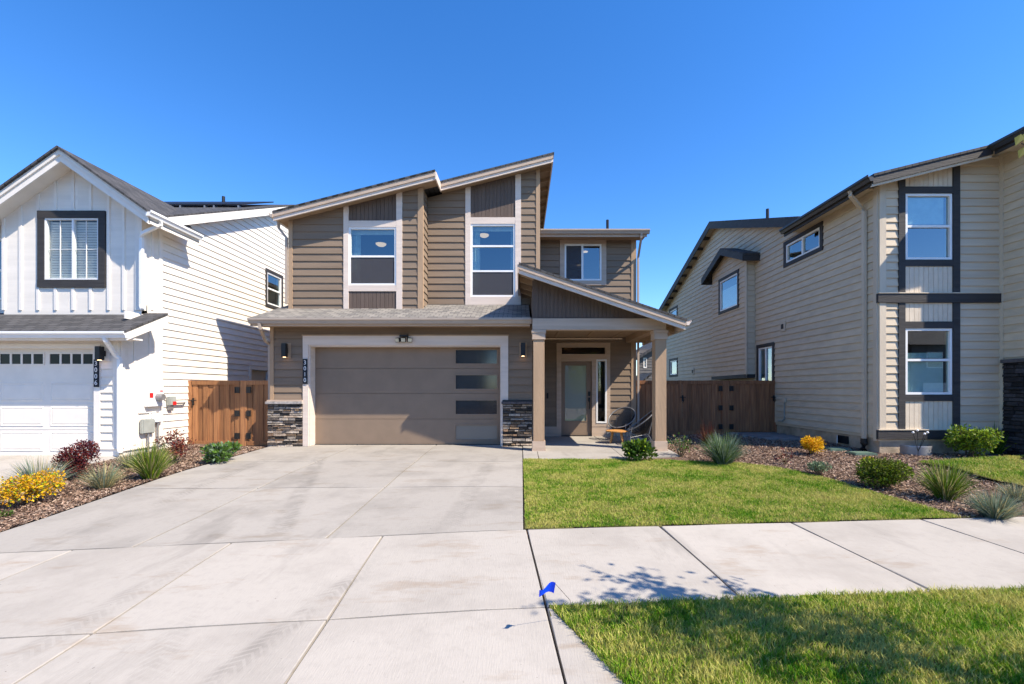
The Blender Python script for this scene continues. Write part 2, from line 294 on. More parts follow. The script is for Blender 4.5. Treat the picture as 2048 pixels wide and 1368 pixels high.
def slab(parent, poly, mat, gap=.011, dz=0., thick=.12, name='concrete_slab'):
    c = Vector((sum(p[0] for p in poly)/len(poly), sum(p[1] for p in poly)/len(poly)))
    bm = bmesh.new(); n = len(poly); ins = []
    for i in range(n):                     # inset for the joint
        p, a, b = [Vector(poly[k]) for k in (i, i-1, (i+1) % n)]
        e1, e2 = (p-a).normalized(), (b-p).normalized(); n1, n2 = Vector((-e1.y, e1.x)), Vector((-e2.y, e2.x))
        if (c-p).dot(n1) < 0: n1 = -n1
        if (c-p).dot(n2) < 0: n2 = -n2
        d = n1+n2; d = d/max(.3, d.dot(n1)); ins.append(p+d*gap)
    top = [bm.verts.new((p.x, p.y, 0)) for p in ins]; bm.faces.new(top)
    lo = [p.xy for p in [v.co for v in bm.verts]]
    xs = [p.x for p in lo]; ys = [p.y for p in lo]
    for ax, mn, mx in ((0, min(xs), max(xs)), (1, min(ys), max(ys))):
        for k in np.arange(mn+.6, mx-.2, .6):
            co = [0, 0, 0]; co[ax] = k; no = [0, 0, 0]; no[ax] = 1
            bmesh.ops.bisect_plane(bm, geom=bm.verts[:]+bm.edges[:]+bm.faces[:], plane_co=co, plane_no=no)
    r = bmesh.ops.extrude_face_region(bm, geom=bm.faces[:]); ev = [e for e in r['geom'] if isinstance(e, bmesh.types.BMVert)]
    low = set(bm.verts)-set(ev)
    for v in ev: v.co.z = gz(v.co.x, v.co.y)+dz
    for v in low: v.co.z = gz(v.co.x, v.co.y)+dz-thick
    ee = [e for e in bm.edges if all(v in set(ev) for v in e.verts) and sum(1 for f in e.link_faces if all(v in set(ev) for v in f.verts)) == 1]
    bmesh.ops.bevel(bm, geom=ee, offset=.008, segments=1, affect='EDGES'); bmesh.ops.recalc_face_normals(bm, faces=bm.faces[:])
    me = bpy.data.meshes.new(name); org = (c.x, c.y, gz(c.x, c.y)-thick+dz)
    for v in bm.verts: v.co -= Vector(org)
    bm.to_mesh(me); bm.free(); me.materials.append(M[mat]); o = bpy.data.objects.new(name, me); link(o, parent, org); return o
drive = root('driveway')
XS = [-6.2, -4.15, -2.15, .03]; YS = [11.39, 9.1, 7.1]
def apy(X): return SO.y+(X-SO.x)*math.tan(TH)
for i in range(3):
    for j in range(2): slab(drive, [(XS[i], YS[j]), (XS[i+1], YS[j]), (XS[i+1], YS[j+1]), (XS[i], YS[j+1])], 'driveway_concrete')
    slab(drive, [(XS[i], 7.1), (XS[i+1], 7.1), (XS[i+1], apy(XS[i+1])), (XS[i], apy(XS[i]))], 'driveway_concrete')
walk = root('sidewalk')
for a, b in zip([-6.4, -4.8, -3.2, -1.6], [-4.8, -3.2, -1.6, 0]):
    slab(walk, [st(a, 0), st(b, 0), st(b, -1.72), st(a, -1.72)], 'walk_concrete', .009)
    slab(walk, [st(a, -1.72), st(b, -1.72), st(b, -4.1), st(a, -4.1)], 'walk_concrete', .009)
for a, b in zip([0, 1.55, 3.15, 4.8, 6.4, 8, 9.6], [1.55, 3.15, 4.8, 6.4, 8, 9.6, 11.2]):
    slab(walk, [st(a, 0), st(b, 0), st(b, -1.72), st(a, -1.72)], 'walk_concrete', .011)
slab(walk, [st(0, -1.72), st(.05, -1.74), st(.86, -4.1), st(0, -4.1)], 'walk_concrete', .009)
porchfloor = root('porch_slab')
for poly in ([(.03, 11.12), (.36, 11.12), (.36, 9.36), (.03, 9.36)], [(.36, 13.4), (2.16, 13.4), (2.16, 9.36), (.36, 9.36)], [(2.16, 13.4), (3.45, 13.4), (3.45, 9.75), (2.16, 9.45)]):
    slab(porchfloor, poly, 'driveway_concrete', .006, .012)
nd = root('neighbour_driveway')
for a, b in ((-12.6, -10.4), (-10.4, -8.28)):
    for c, d in ((9.6, 7.2), (7.2, 4.9)): slab(nd, [(a, c), (b, c), (b, d), (a, d)], 'walk_concrete')
sheet('road', [-300, -60, -14, 14, 60, 300], [-9, -6, -3, -.4, .4], -.09, 'asphalt')
bx('kerb', 'walk_concrete', None, -30, 30, .42, .58, -.6, -.32)['kind'] = 'structure'
sheet('mulch_bed', axis_lines(.05, 14, .25), axis_lines(4.9, 14.5, .25), -.02, 'mulch')
sheet('mulch_bed', axis_lines(-8.3, -6.15, .2), axis_lines(4.6, 13, .3), -.02, 'mulch')
sheet('backyard', [-30, -15, -9, -6, 0, 4, 8, 15, 30], [14.5, 20, 30, 60], -.05, 'backyard')
def inpoly(x, y, poly):
    poly = np.asarray(poly); r = np.zeros(np.shape(x), bool); n = len(poly)
    for i in range(n):
        x0, y0 = poly[i]; x1, y1 = poly[i-1]
        c = ((y0 > y) != (y1 > y)) & (x < (x1-x0)*(y-y0)/(y1-y0+1e-12)+x0); r ^= c
    return r
def lawn(name, poly, dens, h, wd, dz=.012):
    poly = np.array(poly); lo, hi = poly.min(0), poly.max(0)
    def edge(a, b): return bool(inpoly(np.array(a), np.array(b), poly))
    soil = sheet('lawn_soil', axis_lines(lo[0], hi[0]+.08, .08), axis_lines(lo[1], hi[1]+.08, .08), dz-.012, 'lawn_soil', inside=edge)
    n = int((hi-lo).prod()*dens); P = RNG.random((n, 2))*(hi-lo)+lo; P = P[inpoly(P[:, 0], P[:, 1], poly)]; n = len(P)
    z = g(P[:, 0], P[:, 1])+dz-.01; a = RNG.random(n)*6.283; hh = h*(.5+RNG.random(n)*.9)
    lump = .75+.5*(np.sin(P[:, 0]*7.1+np.sin(P[:, 1]*5))*np.sin(P[:, 1]*8.3+np.sin(P[:, 0]*4))*.5+.5); hh = hh*lump
    dx, dy = np.cos(a)*wd, np.sin(a)*wd; b = RNG.random(n)*6.283; ln = hh*(.25+.75*RNG.random(n)); mx_, my_ = np.cos(b)*ln, np.sin(b)*ln
    V = np.zeros((n, 5, 3)); B = np.stack([P[:, 0], P[:, 1], z], 1); D = np.stack([dx, dy, 0*dx], 1); T = np.stack([mx_, my_, hh], 1); H = np.stack([mx_*.3, my_*.3, hh*.6], 1)
    V[:, 0] = B-D; V[:, 1] = B+D; V[:, 2] = B+H+D*.75; V[:, 3] = B+H-D*.75; V[:, 4] = B+T
    me = bpy.data.meshes.new(name); i = np.arange(n)[:, None]*5
    quads = (i+np.array([[0, 1, 2, 3]])); tris = (i+np.array([[3, 2, 4]]))
    me.vertices.add(5*n); me.vertices.foreach_set('co', V.reshape(-1)); me.loops.add(7*n); lv = np.concatenate([quads.reshape(-1), tris.reshape(-1)]).astype(np.int32); me.loops.foreach_set('vertex_index', lv)
    me.polygons.add(2*n); me.polygons.foreach_set('loop_start', np.concatenate([np.arange(n)*4, 4*n+np.arange(n)*3]).astype(np.int32)); me.update(calc_edges=True); me.materials.append(M['grass'])
    o = bpy.data.objects.new(name, me); link(o, None, (0, 0, 0)); o['kind'] = 'stuff'; return o
mk('lawn_soil', (.10, .095, .03), .95, .2, 12)
def gp(u, v): return ground(u, v)[:2]
L1 = [(.035, 9.355), (2.1, 9.345), gp(1330, 920), gp(1480, 926), gp(1560, 936), gp(1640, 953), gp(1750, 985), gp(1850, 1013), gp(1925, 1036), st(5.55, .005), st(3, .005), st(-.01, .005)]
o = lawn('lawn_grass', L1, 9000, .028, .003); tag(o, 'green front lawn with yellowed patches between porch walk and sidewalk', 'grass')
L2 = [st(.02, -1.728), st(1.5, -1.722), st(4.5, -1.735), st(8, -1.735), st(8, -4), st(.80, -4)]
o = lawn('lawn_grass', L2, 12000, .043, .0028); tag(o, 'grass strip in front of the sidewalk with tree shadow on it', 'grass')
L3 = [gp(1835, 928), gp(1900, 938), gp(1990, 965), gp(2120, 990), (9.5, 7.6), (9.5, 8.6), gp(2048, 916), gp(1940, 921)]
o = lawn('lawn_grass', L3, 4500, .035, .004, dz=.05); tag(o, 'patch of paler neighbour lawn right of the mulch bed', 'grass')
def chips(name, rect, n, bad):
    X = RNG.uniform(rect[0], rect[1], n); Y = RNG.uniform(rect[2], rect[3], n); k = ~bad(X, Y); X = X[k]; Y = Y[k]; mb = MB(); Z = g(X, Y)
    A = RNG.normal(size=(len(X), 3)); A[:, 2] *= .35; A /= np.linalg.norm(A, axis=1)[:, None]; Bv = np.cross(A, RNG.normal(size=(len(X), 3))*[.3, .3, 1]); Bv /= np.linalg.norm(Bv, axis=1)[:, None]
    l = RNG.uniform(.008, .026, len(X))[:, None]; wv = RNG.uniform(.004, .009, len(X))[:, None]; C = np.stack([X, Y, Z+RNG.uniform(-.012, .008, len(X))], 1)
    V = np.stack([C-A*l-Bv*wv, C+A*l-Bv*wv, C+A*l+Bv*wv, C-A*l+Bv*wv], 1).reshape(-1, 3); mb.v = V.tolist()
    mb.f = [(4*i, 4*i+1, 4*i+2, 4*i+3) for i in range(len(X))]; mb.m = list(RNG.integers(0, 4, len(X)))
    o = mb.build(name, ['chip0', 'chip1', 'chip2', 'chip3'], None, org=(0, 0, 0), fix=False); o['kind'] = 'stuff'; return o
pathpoly = [ground(1465, 872)[:2], ground(1560, 868)[:2], (7.55, 12.9), (7.55, 11.0), ground(1595, 893)[:2], ground(1545, 893)[:2]]
o = chips('bark_chips', (.1, 9.6, 5.2, 13.2), 90000, lambda X, Y: inpoly(X, Y, L1) | ((X < 3.5) & (Y > 9.2)) | (Y < apy(0)+X*.075+.02) | (X > 7.6) & (Y > 9.55)); tag(o, 'brown bark mulch chips over the right planting bed', 'mulch')
o = chips('bark_chips', (-8.25, -6.25, 4.7, 11.0), 30000, lambda X, Y: Y < apy(-7)+.1); tag(o, 'brown bark mulch chips over the left planting bed', 'mulch')
# ------------------------------------------------------------------ building helpers
def clip_top(poly, f0, f1, s0, s1):
    if s1 == s0: return poly
    h = lambda s: f0+(f1-f0)*(s-s0)/(s1-s0)
    out = []; n = len(poly)
    for i in range(n):
        a, b = poly[i], poly[(i+1) % n]; da, db = h(a[0])-a[1], h(b[0])-b[1]
        if da >= 0: out.append(a)
        if (da > 0 > db) or (da < 0 < db): t = da/(da-db); out.append((a[0]+(b[0]-a[0])*t, a[1]+(b[1]-a[1])*t))
    return out
def area(p): return abs(sum(p[i-1][0]*p[i][1]-p[i][0]*p[i-1][1] for i in range(len(p))))/2
def siding(parent, F, s0, s1, z0, zt0, zt1, mat, ex=.19, holes=(), butt=3.6, proud=.024, name='siding_board'):
    z = z0; k = 0; top = max(zt0, zt1)
    while z < top-.01:
        za, zb = z, z+ex; segs = []
        cuts = sorted({za, zb} | {q for h in holes for q in (h[2], h[3]) if za < q < zb})
        runs = []
        for c0, c1 in zip(cuts[:-1], cuts[1:]):
            if c1-c0 < .012: continue
            iv = [(s0, s1)]
            for h in holes:
                if h[2] < (c0+c1)/2 < h[3]:
                    iv = [q for a, b in iv for q in ((a, min(b, h[0])), (max(a, h[1]), b)) if q[1]-q[0] > .01]
            runs.append((c0, c1, iv))
        if len(runs) == 2 and runs[0][2] == runs[1][2]: runs = [(za, zb, runs[0][2])]
        for c0, c1, iv in runs:
            for a, b in iv:
                ps = [a]
                if butt and b-a > butt*1.15:
                    q = a+random.uniform(.3, 1)*butt
                    while q < b-.5: ps.append(q); q += butt
                ps.append(b)
                for p, q in zip(ps[:-1], ps[1:]):
                    q2 = q-.003 if q != b else q
                    poly = clip_top([(p, c0), (q2, c0), (q2, c1), (p, c1)], zt0, zt1, s0, s1)
                    if len(poly) < 3 or area(poly) < .002: continue
                    of = lambda zz: .004+proud*(1-(zz-za)/ex)
                    MB().loft([F(x, y, 0) for x, y in poly], [F(x, y, of(y)) for x, y in poly]).build(name, mat, parent)
        z = zb; k += 1
def vplanks(parent, F, s0, s1, z0, zt0, zt1, mat, wd=.1, name='panel_board', th=.016):
    s = s0; n = max(1, round((s1-s0)/wd)); wd = (s1-s0)/n
    for i in range(n):
        a, b = s0+i*wd+.004, s0+(i+1)*wd-.004
        poly = clip_top([(a, z0), (b, z0), (b, 99), (a, 99)], zt0, zt1, s0, s1)
        if area(poly) > .001: MB().fp(F, poly, .002, th).build(name, mat, parent)
def wall(parent, F, s0, s1, z0, zt0, zt1, mat, holes=(), th=.15, name='wall'):
    mb = MB(); cs = sorted({s0, s1} | {q for h in holes for q in h[:2] if s0 < q < s1}); tp = lambda s: zt0+(zt1-zt0)*(s-s0)/(s1-s0)
    for a, b in zip(cs[:-1], cs[1:]):
        zs = z0
        for h in sorted([h for h in holes if h[0] <= a+1e-6 and h[1] >= b-1e-6], key=lambda h: h[2]):
            if h[2] > zs+.001: mb.fb(F, a, b, zs, h[2], -th, 0)
            zs = h[3]
        mb.fp(F, [(a, zs), (b, zs), (b, tp(b)), (a, tp(a))], -th, 0)
    return mb.build(name, mat, parent)
def board(parent, F, s0, s1, z0, z1, mat, o1=.035, o0=.0, name='trim_board', poly=None):
    return MB().fp(F, poly or [(s0, z0), (s1, z0), (s1, z1), (s0, z1)], o0, o1).build(name, mat, parent)
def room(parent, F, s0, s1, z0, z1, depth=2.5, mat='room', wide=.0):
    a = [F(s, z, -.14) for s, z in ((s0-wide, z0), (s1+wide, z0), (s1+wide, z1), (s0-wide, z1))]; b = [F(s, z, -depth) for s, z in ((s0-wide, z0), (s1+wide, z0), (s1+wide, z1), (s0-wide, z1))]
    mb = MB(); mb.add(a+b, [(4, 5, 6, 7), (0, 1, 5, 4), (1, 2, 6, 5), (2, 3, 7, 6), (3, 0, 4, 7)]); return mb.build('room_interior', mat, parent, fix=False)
def window(house, F, s0, s1, z0, z1, vs=(), hs=(), gm='glass', screens=(), fw=.05, depth=2.5, label=None, ceil=.1, floor=.1, wide=.0, gmats=None, rooms=True):
    """vs / hs: positions of mullions / rails; returns the window part"""
    se = sorted([s0, s1]+list(vs)); ze = sorted([z0, z1]+list(hs)); mb = MB(); o0, o1 = -.05, .02
    mb.fb(F, s0, s1, z0, z0+fw, o0, o1); mb.fb(F, s0, s1, z1-fw, z1, o0, o1)
    mb.fb(F, s0, s0+fw, z0+fw, z1-fw, o0, o1); mb.fb(F, s1-fw, s1, z0+fw, z1-fw, o0, o1)
    for s in vs: mb.fb(F, s-fw*.6, s+fw*.6, z0+fw, z1-fw, o0, o1-.004)
    for z in hs: mb.fb(F, s0+fw, s1-fw, z-fw*.5, z+fw*.5, o0, o1-.006)
    wn = mb.build('window', 'vinyl', house)
    if label: wn['label'] = label
    k = 0
    for i in range(len(se)-1):
        for j in range(len(ze)-1):
            a, b, c, d = se[i]+.03, se[i+1]-.03, ze[j]+.03, ze[j+1]-.03
            MB().fb(F, a, b, c, d, -.026, -.02).build('pane', (gmats[k] if gmats else gm), wn)
            if k in screens: MB().fb(F, a, b, c, d, -.003, .0).build('insect_screen', 'screen', wn)
            k += 1
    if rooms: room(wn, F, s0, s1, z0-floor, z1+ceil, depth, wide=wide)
    return wn
def trims(wn, F, s0, s1, z0, z1, t, mat, sill=None, head=None, o1=.035):
    """four boards round an opening"""
    hd = head or t; sl = sill or t
    board(wn, F, s0-t, s0, z0, z1, mat, o1); board(wn, F, s1, s1+t, z0, z1, mat, o1)
    board(wn, F, s0-t, s1+t, z1, z1+hd, mat, o1+.004); board(wn, F, s0-t, s1+t, z0-sl, z0, mat, o1+.004)
def gutter(parent, A, B, out, mat, h=.13, d=.12, name='gutter'):
    """K-profile trough from A to B (back top edge), out = outward unit vector"""
    A, B, out = Vector(A), Vector(B), Vector(out); up = Vector((0, 0, 1))
    pr = [(0, 0), (0, -h), (d*.55, -h), (d*.75, -h*.55), (d, -h*.35), (d, 0), (d-.012, 0), (d-.012, -h*.3), (.012, -h*.3), (.012, 0)]
    return MB().loft([A+out*x+up*z for x, z in pr], [B+out*x+up*z for x, z in pr]).build(name, mat, parent)
def downspout(parent, pts, mat, r=.045): return MB().tube(pts, r, 4, rot=math.pi/4).build('downspout', mat, parent, bevel=0)
def slabroof(parent, tri, th, mat, name='roof'):
    """roof sheet: top loop of points, thickness straight down"""
    T = [Vector(p) for p in tri]; return MB().loft(T, [p-Vector((0, 0, th)) for p in T]).build(name, mat, parent)
def stones(parent, F, s0, s1, z0, z1, mats, o0=.0, hmin=.035, hmax=.075, lmin=.1, lmax=.34, proud=(.02, .055)):
    z = z0
    while z < z1-.02:
        h = min(random.uniform(hmin, hmax), z1-z)
        if z1-z-h < .025: h = z1-z
        s = s0
        while s < s1-.005:
            l = random.uniform(lmin, lmax)
            if s1-s-l < .07: l = s1-s
            d = random.uniform(*proud); a, b, c, e = s+.004, s+l-.004, z+.004, z+h-.003
            j = lambda: random.uniform(-.006, .006)
            A = [F(a, c, o0), F(b, c, o0), F(b, e, o0), F(a, e, o0)]
            B = [F(a+.005, c+.006+j()*.5, o0+d+j()*1.5), F(b-.005, c+.006+j()*.5, o0+d+j()*1.5), F(b-.006, e-.006+j()*.5, o0+d*.85+j()), F(a+.006, e-.006+j()*.5, o0+d*.85+j())]
            MB().loft(A, B).build('stone', random.choice(mats), parent); s += l
        z += h
# ================================================================== the brown house in the middle
H = thing('brown_house', 'two-storey brown house with wide garage door and slanted roofs in the middle', 'house', (-1.4, 14, 0))
G, D, U1, U2, W = 11.13, 11.40, 11.75, 12.38, 13.4
XL, XU, XR = px(541, G), px(578, U1), px(1272, W)
PITCH = .2537
def roofz(X): return pz(340.5, 11.35)+PITCH*(X-px(866, 11.35))        # top of the upper roof
BS, BT, PT = 'brown_siding', 'brown_trim', 'taupe_trim'
# --- garage front
FG = front(G); gL, gR, gT = px(618, G), px(1003, G), pz(690, G)
tL, tR, tT = px(607, G), px(1016.5, G), pz(672, G)
wG = wall(H, FG, XL, .27, -.05, 3.05, 3.05, BS, [(gL, gR, -.05, gT)], th=.3)
cT = pz(800, G)
siding(wG, FG, px(549, G), .26, cT, 3.0, 3.0, BS, .19, [(tL, tR, 0, tT)])
board(wG, FG, XL, px(548.5, G), cT, 3.0, BT, .03, name='corner_board')
bT = 'pale_trim'
board(wG, FG, tL, gL, 0.0, gT, bT, .04); board(wG, FG, gR, tR, cT-.0, gT, bT, .04); board(wG, FG, gR, gR+.03, 0, cT, bT, .04)
board(wG, FG, tL, tR, gT, tT, bT, .043)
board(wG, FG, tL-.02, tR+.02, tT, tT+.03, BT, .055)
MB().box(gL-.02, gL+.03, G-.002, D+.02, 0, gT).build('door_jamb', bT, wG); MB().box(gR-.03, gR+.02, G-.002, D+.02, 0, gT).build('door_jamb', bT, wG)
MB().box(gL+.03, gR-.03, G-.001, D+.02, gT-.035, gT+.02).build('door_head', bT, wG)
for a, b, cap in ((px(537, G), px(606, G), 'stone_cap'), (px(1005.5, G), .262, 'dark_cap')):
    b2 = tL if cap == 'stone_cap' else b
    pier = MB().fb(FG, a, b2-.002, -.03, cT-.10, .001, .02).build('stone_wainscot', 'stone6', H)
    stones(pier, FG, a, b2-.004, -.02, cT-.105, ['stone%d' % k for k in (0, 1, 2, 3, 4, 5, 6, 7, 1, 3)], .02)
    MB().fp(FG, [(a-.03, cT-.10), (b2+(.01 if cap == 'stone_cap' else 0), cT-.10), (b2+(.01 if cap == 'stone_cap' else 0), cT-.035), (a-.03, cT-.035)], .0, .11).build('stone_cap', cap, pier, bevel=.008)
    MB().fb(FG, a-.005, b2, cT-.033, cT+.004, .0, .07).build('ledge', 'taupe_trim' if cap == 'stone_cap' else 'charcoal_trim', pier)
# --- garage door: four panels, a pane in each
FD = front(D); gd = MB().fb(FD, gL+.02, gR-.02, 0.012, gT, -.06, -.03).build('garage_door', 'door_brown', H)
zz = [.012, pz(838, D), pz(787, D), pz(736.8, D), gT-.036]
for i in range(4):
    a, b = zz[i]+.004, zz[i+1]-.004; wv = [(850.8, 878.8), (801, 828), (750.5, 777.5), (700, 727)][i]
    w0, w1, z0, z1 = px(911.4, D), px(993.7, D), pz(wv[1], D), pz(wv[0], D)
    mb = MB(); l, r = gL+.032, gR-.032
    mb.fb(FD, l, w0, a, b, -.03, .0); mb.fb(FD, w1, r, a, b, -.03, .0); mb.fb(FD, w0, w1, a, z0, -.03, 0); mb.fb(FD, w0, w1, z1, b, -.03, 0)
    pn = mb.build('door_panel', 'door_brown', gd)
    f = MB(); q = .035
    f.fb(FD, w0-q, w1+q, z0-q, z0, 0, .012); f.fb(FD, w0-q, w1+q, z1, z1+q, 0, .012); f.fb(FD, w0-q, w0, z0, z1, 0, .012); f.fb(FD, w1, w1+q, z0, z1, 0, .012)
    f.build('pane_frame', 'door_brown', gd)
    MB().fb(FD, w0, w1, z0, z1, -.026, -.02).build('pane', 'glass_pale' if i == 0 else 'glass_frost', gd)
MB().box(gL+.03, gR-.03, D-.03, D+.05, -.02, .012).build('door_seal', 'black_metal', gd)
# --- shed roof over the garage
eY, eZ, sp = 10.49, 3.09, .354; rx0, rx1 = px(500, 10.55), .20
rf = slabroof(H, [(rx0, eY+.06, eZ), (rx1, eY+.06, eZ), (rx1, 12.6, eZ+sp*(12.6-eY-.06)), (rx0, 12.6, eZ+sp*(12.6-eY-.06))], .05, 'shingle_tan', 'garage_roof')
MB().box(rx0+.02, rx1, eY+.10, eY+.13, eZ-.20, eZ-.02).build('fascia', 'taupe_trim', rf)
MB().box(rx0+.02, rx1, eY+.13, G-.03, eZ-.16, eZ-.13).build('soffit', 'soffit', rf)
MB().loft([(rx0-.02, eY+.10, eZ-.20), (rx0-.02, eY+.10, eZ-.05), (rx0-.02, 12.6, eZ+sp*2-.03), (rx0-.02, 12.6, eZ+sp*2-.22)], [(rx0+.01, eY+.10, eZ-.20), (rx0+.01, eY+.10, eZ-.05), (rx0+.01, 12.6, eZ+sp*2-.03), (rx0+.01, 12.6, eZ+sp*2-.22)]).build('fascia', 'taupe_trim', rf)
gutter(rf, (px(495, eY), eY+.10, eZ-.02), (.235, eY+.10, eZ-.02), (0, -1, 0), 'gutter_taupe')
downspout(rf, [(px(522, 10.6), eY+.04, eZ-.14), (px(524, 10.6), eY+.05, eZ-.26), (XL-.06, G-.1, eZ-.5), (XL-.07, G+.1, eZ-.58), (XL-.07, G+.1, .1)], 'gutter_taupe', .045)
# --- upper storey, left bay
F1 = front(U1); xr1 = px(844, U1)
und = lambda X: roofz(X)-.17
win1 = (px(698, U1), px(793.3, U1), pz(571, U1), pz(455, U1))
w1 = wall(H, F1, XU, xr1, 3.2, und(XU), und(xr1), BS, [win1], name='wall')
c0, c1, c2, c3 = px(688, U1), px(698, U1), px(793.3, U1), px(805, U1)
siding(w1, F1, px(586, U1), c0, 3.42, und(px(586, U1)), und(c0), BS, .19)
siding(w1, F1, c3, px(836, U1), 3.42, und(c3), und(px(836, U1)), BS, .19)
for a, b in ((XU, px(586, U1)), (px(836, U1), xr1)): board(w1, F1, a, b, 0, 0, BT, .034, name='corner_board', poly=[(a, 3.4), (b, 3.4), (b, und(b)), (a, und(a))])
for a, b in ((c0, c1), (c2, c3)): board(w1, F1, a, b, 0, 0, bT, .04, poly=[(a, 3.45), (b, 3.45), (b, und(b)), (a, und(a))])
hz, bz = pz(442.3, U1), pz(583, U1)
board(w1, F1, c1, c2, win1[3], hz, bT, .037); board(w1, F1, c1, c2, bz, win1[2], bT, .037)
vplanks(w1, F1, c1, c2, hz, und(c1), und(c2), 'dark_panel'); vplanks(w1, F1, c1, c2, 3.45, bz, bz, 'dark_panel', .1)
wn1 = window(H, F1, *win1, hs=[pz(513, U1)], screens=(0,), depth=3.2, ceil=.14, floor=.6, wide=.45)
# --- the step between the bays
F1s = faceR(xr1)
ws = wall(H, F1s, U1, U2, 3.3, und(xr1), und(xr1), BS)
siding(ws, F1s, U1+.05, U2, 3.42, und(xr1), und(xr1), BS, .19, butt=0)
board(ws, F1s, U1-.034, U1+.06, 3.4, und(xr1), BT, .034, name='corner_board')
# --- upper storey, middle bay
F2 = front(U2); xr2 = px(1080, U2)
win2 = (px(941.5, U2), px(1030.6, U2), pz(594, U2), pz(448.6, U2))
w2 = wall(H, F2, xr1, xr2, 3.2, und(xr1), und(xr2), BS, [win2])
d0, d1, d2, d3 = px(931, U2), px(941.5, U2), px(1030.6, U2), px(1042, U2)
siding(w2, F2, xr1+.026, d0, 3.55, und(xr1+.026), und(d0), BS, .19); siding(w2, F2, d3, px(1072, U2), 3.55, und(d3), und(px(1072, U2)), BS, .19)
a, b = px(1072, U2), xr2; board(w2, F2, a, b, 0, 0, BT, .034, name='corner_board', poly=[(a, 3.4), (b, 3.4), (b, und(b)), (a, und(a))])
for a, b in ((d0, d1), (d2, d3)): board(w2, F2, a, b, 0, 0, bT, .04, poly=[(a, 3.62), (b, 3.62), (b, und(b)), (a, und(a))])
hz = pz(435.6, U2); board(w2, F2, d1, d2, win2[3], hz, bT, .037); board(w2, F2, d1, d2, 3.62, win2[2], bT, .037)
vplanks(w2, F2, d1, d2, hz, und(d1), und(d2), 'dark_panel')
wn2 = window(H, F2, *win2, hs=[pz(492.5, U2), pz(542.5, U2)], screens=(0,), depth=3.2, ceil=.3, floor=.4, wide=.45)
def curtain(wn, F, s0, s1, z0, z1, o=-.22):
    n = 24; A = []; B = []
    for i in range(n+1):
        s = s0+(s1-s0)*i/n; q = o+.03*math.sin(i*1.9)+.012*math.sin(i*4.3); A.append(F(s, z0, q)); B.append(F(s, z1, q))
    mb = MB(); mb.add(A+B, [(i, i+1, n+2+i, n+1+i) for i in range(n)]); mb.build('curtain', 'curtain', wn, smooth=True, fix=False)
for wn, F, wi in ((wn1, F1, win1), (wn2, F2, win2)):
    curtain(wn, F, wi[0]-.1, wi[0]+.24, wi[2]-.2, wi[3]+.08); curtain(wn, F, wi[1]-.13, wi[1]+.1, wi[2]-.2, wi[3]+.08)
    MB().fb(F, wi[0]-.1, wi[1]+.1, wi[3]-.13, wi[3]+.02, -.2, -.16).build('blind_head', 'blind', wn)
def dome(u, v, Y, r, label):
    x, z = px(u, Y), pz(v, Y); t = thing('ceiling_lamp', label, 'ceiling lamp', (x, Y, z))
    MB().lathe((x, Y, z-.04), [(r*.1, 0), (r*.6, .012), (r*.92, .045), (r, .075)], 28).build('lamp_shade', 'lamp_glow', t, smooth=True)
    MB().lathe((x, Y, z+.035), [(r*1.04, 0), (r*1.04, .03)], 28).build('lamp_base', 'grey_metal', t)
dome(762, 490, U1+1.3, .15, 'warm glowing ceiling lamp seen in the tall window over the garage number')
dome(968, 472, U2+1.3, .15, 'warm glowing ceiling lamp seen in the three-pane middle window')
# --- right wing, two storeys, front door below
FW = front(W); eW = 12.85; zW = pz(459, eW)
dt = (px(1113, W), px(1220, W), .0, pz(685.6, W))
door = (px(1122.4, W), px(1183.5, W), .02, pz(723, W)); tran = (px(1120, W), px(1213, W), pz(711.4, W), pz(692, W)); side = (px(1192, W), px(1213, W), pz(846, W), pz(719, W))
win3 = (px(1129, W), px(1203, W), pz(561.6, W), pz(488.5, W)); t3 = (px(1119, W), px(1213, W), pz(572, W), pz(478, W))
sk = pz(853, W)
w3 = wall(H, FW, .27, XR, -.05, zW-.1, zW-.1, BS, [door, tran, side, win3] and [(door[0], side[1], door[2], tran[3]), win3])
siding(w3, FW, .28, px(1262, W), sk, zW-.1, zW-.1, BS, .19, [(dt[0], dt[1], 0, dt[3]), t3])
board(w3, FW, px(1262, W), XR, .0, zW-.1, BT, .034, name='corner_board')
board(w3, FW, .28, door[0], .012, sk, PT, .03, name='skirt_board'); board(w3, FW, door[1], px(1262, W), .012, sk, PT, .03, name='skirt_board')
ent = MB().fb(FW, dt[0], dt[1], tran[3], dt[3], 0, .045).fb(FW, dt[0], door[0], sk, tran[3], 0, .042).fb(FW, side[1], dt[1], sk, tran[3], 0, .042).build('door_surround', PT, H)
board(ent, FW, door[0], side[1], door[3], tran[2], PT, .038, -.06); board(ent, FW, door[1], side[0], sk, door[3], PT, .038, -.06); board(ent, FW, side[0], side[1], sk, side[2], PT, .038, -.06)
board(ent, FW, door[0], tran[0]+.0001, tran[2], tran[3], PT, .03, -.06) if tran[0] > door[0]+.01 else None
for wi, nm in ((tran, 'transom'), (side, 'sidelight')):
    mb = MB(); q = .045
    mb.fb(FW, wi[0], wi[1], wi[2], wi[2]+q, -.05, .05); mb.fb(FW, wi[0], wi[1], wi[3]-q, wi[3], -.05, .05); mb.fb(FW, wi[0], wi[0]+q, wi[2]+q, wi[3]-q, -.05, .05); mb.fb(FW, wi[1]-q, wi[1], wi[2]+q, wi[3]-q, -.05, .05)
    fr = mb.build(nm, 'taupe_trim' if nm == 'transom' else 'vinyl', H); MB().fb(FW, wi[0]+q, wi[1]-q, wi[2]+q, wi[3]-q, -.02, -.014).build('pane', 'glass_clear', fr)
dr = MB(); gx0, gx1, gz0, gz1 = px(1130, W), px(1173, W), pz(842, W), pz(731, W)
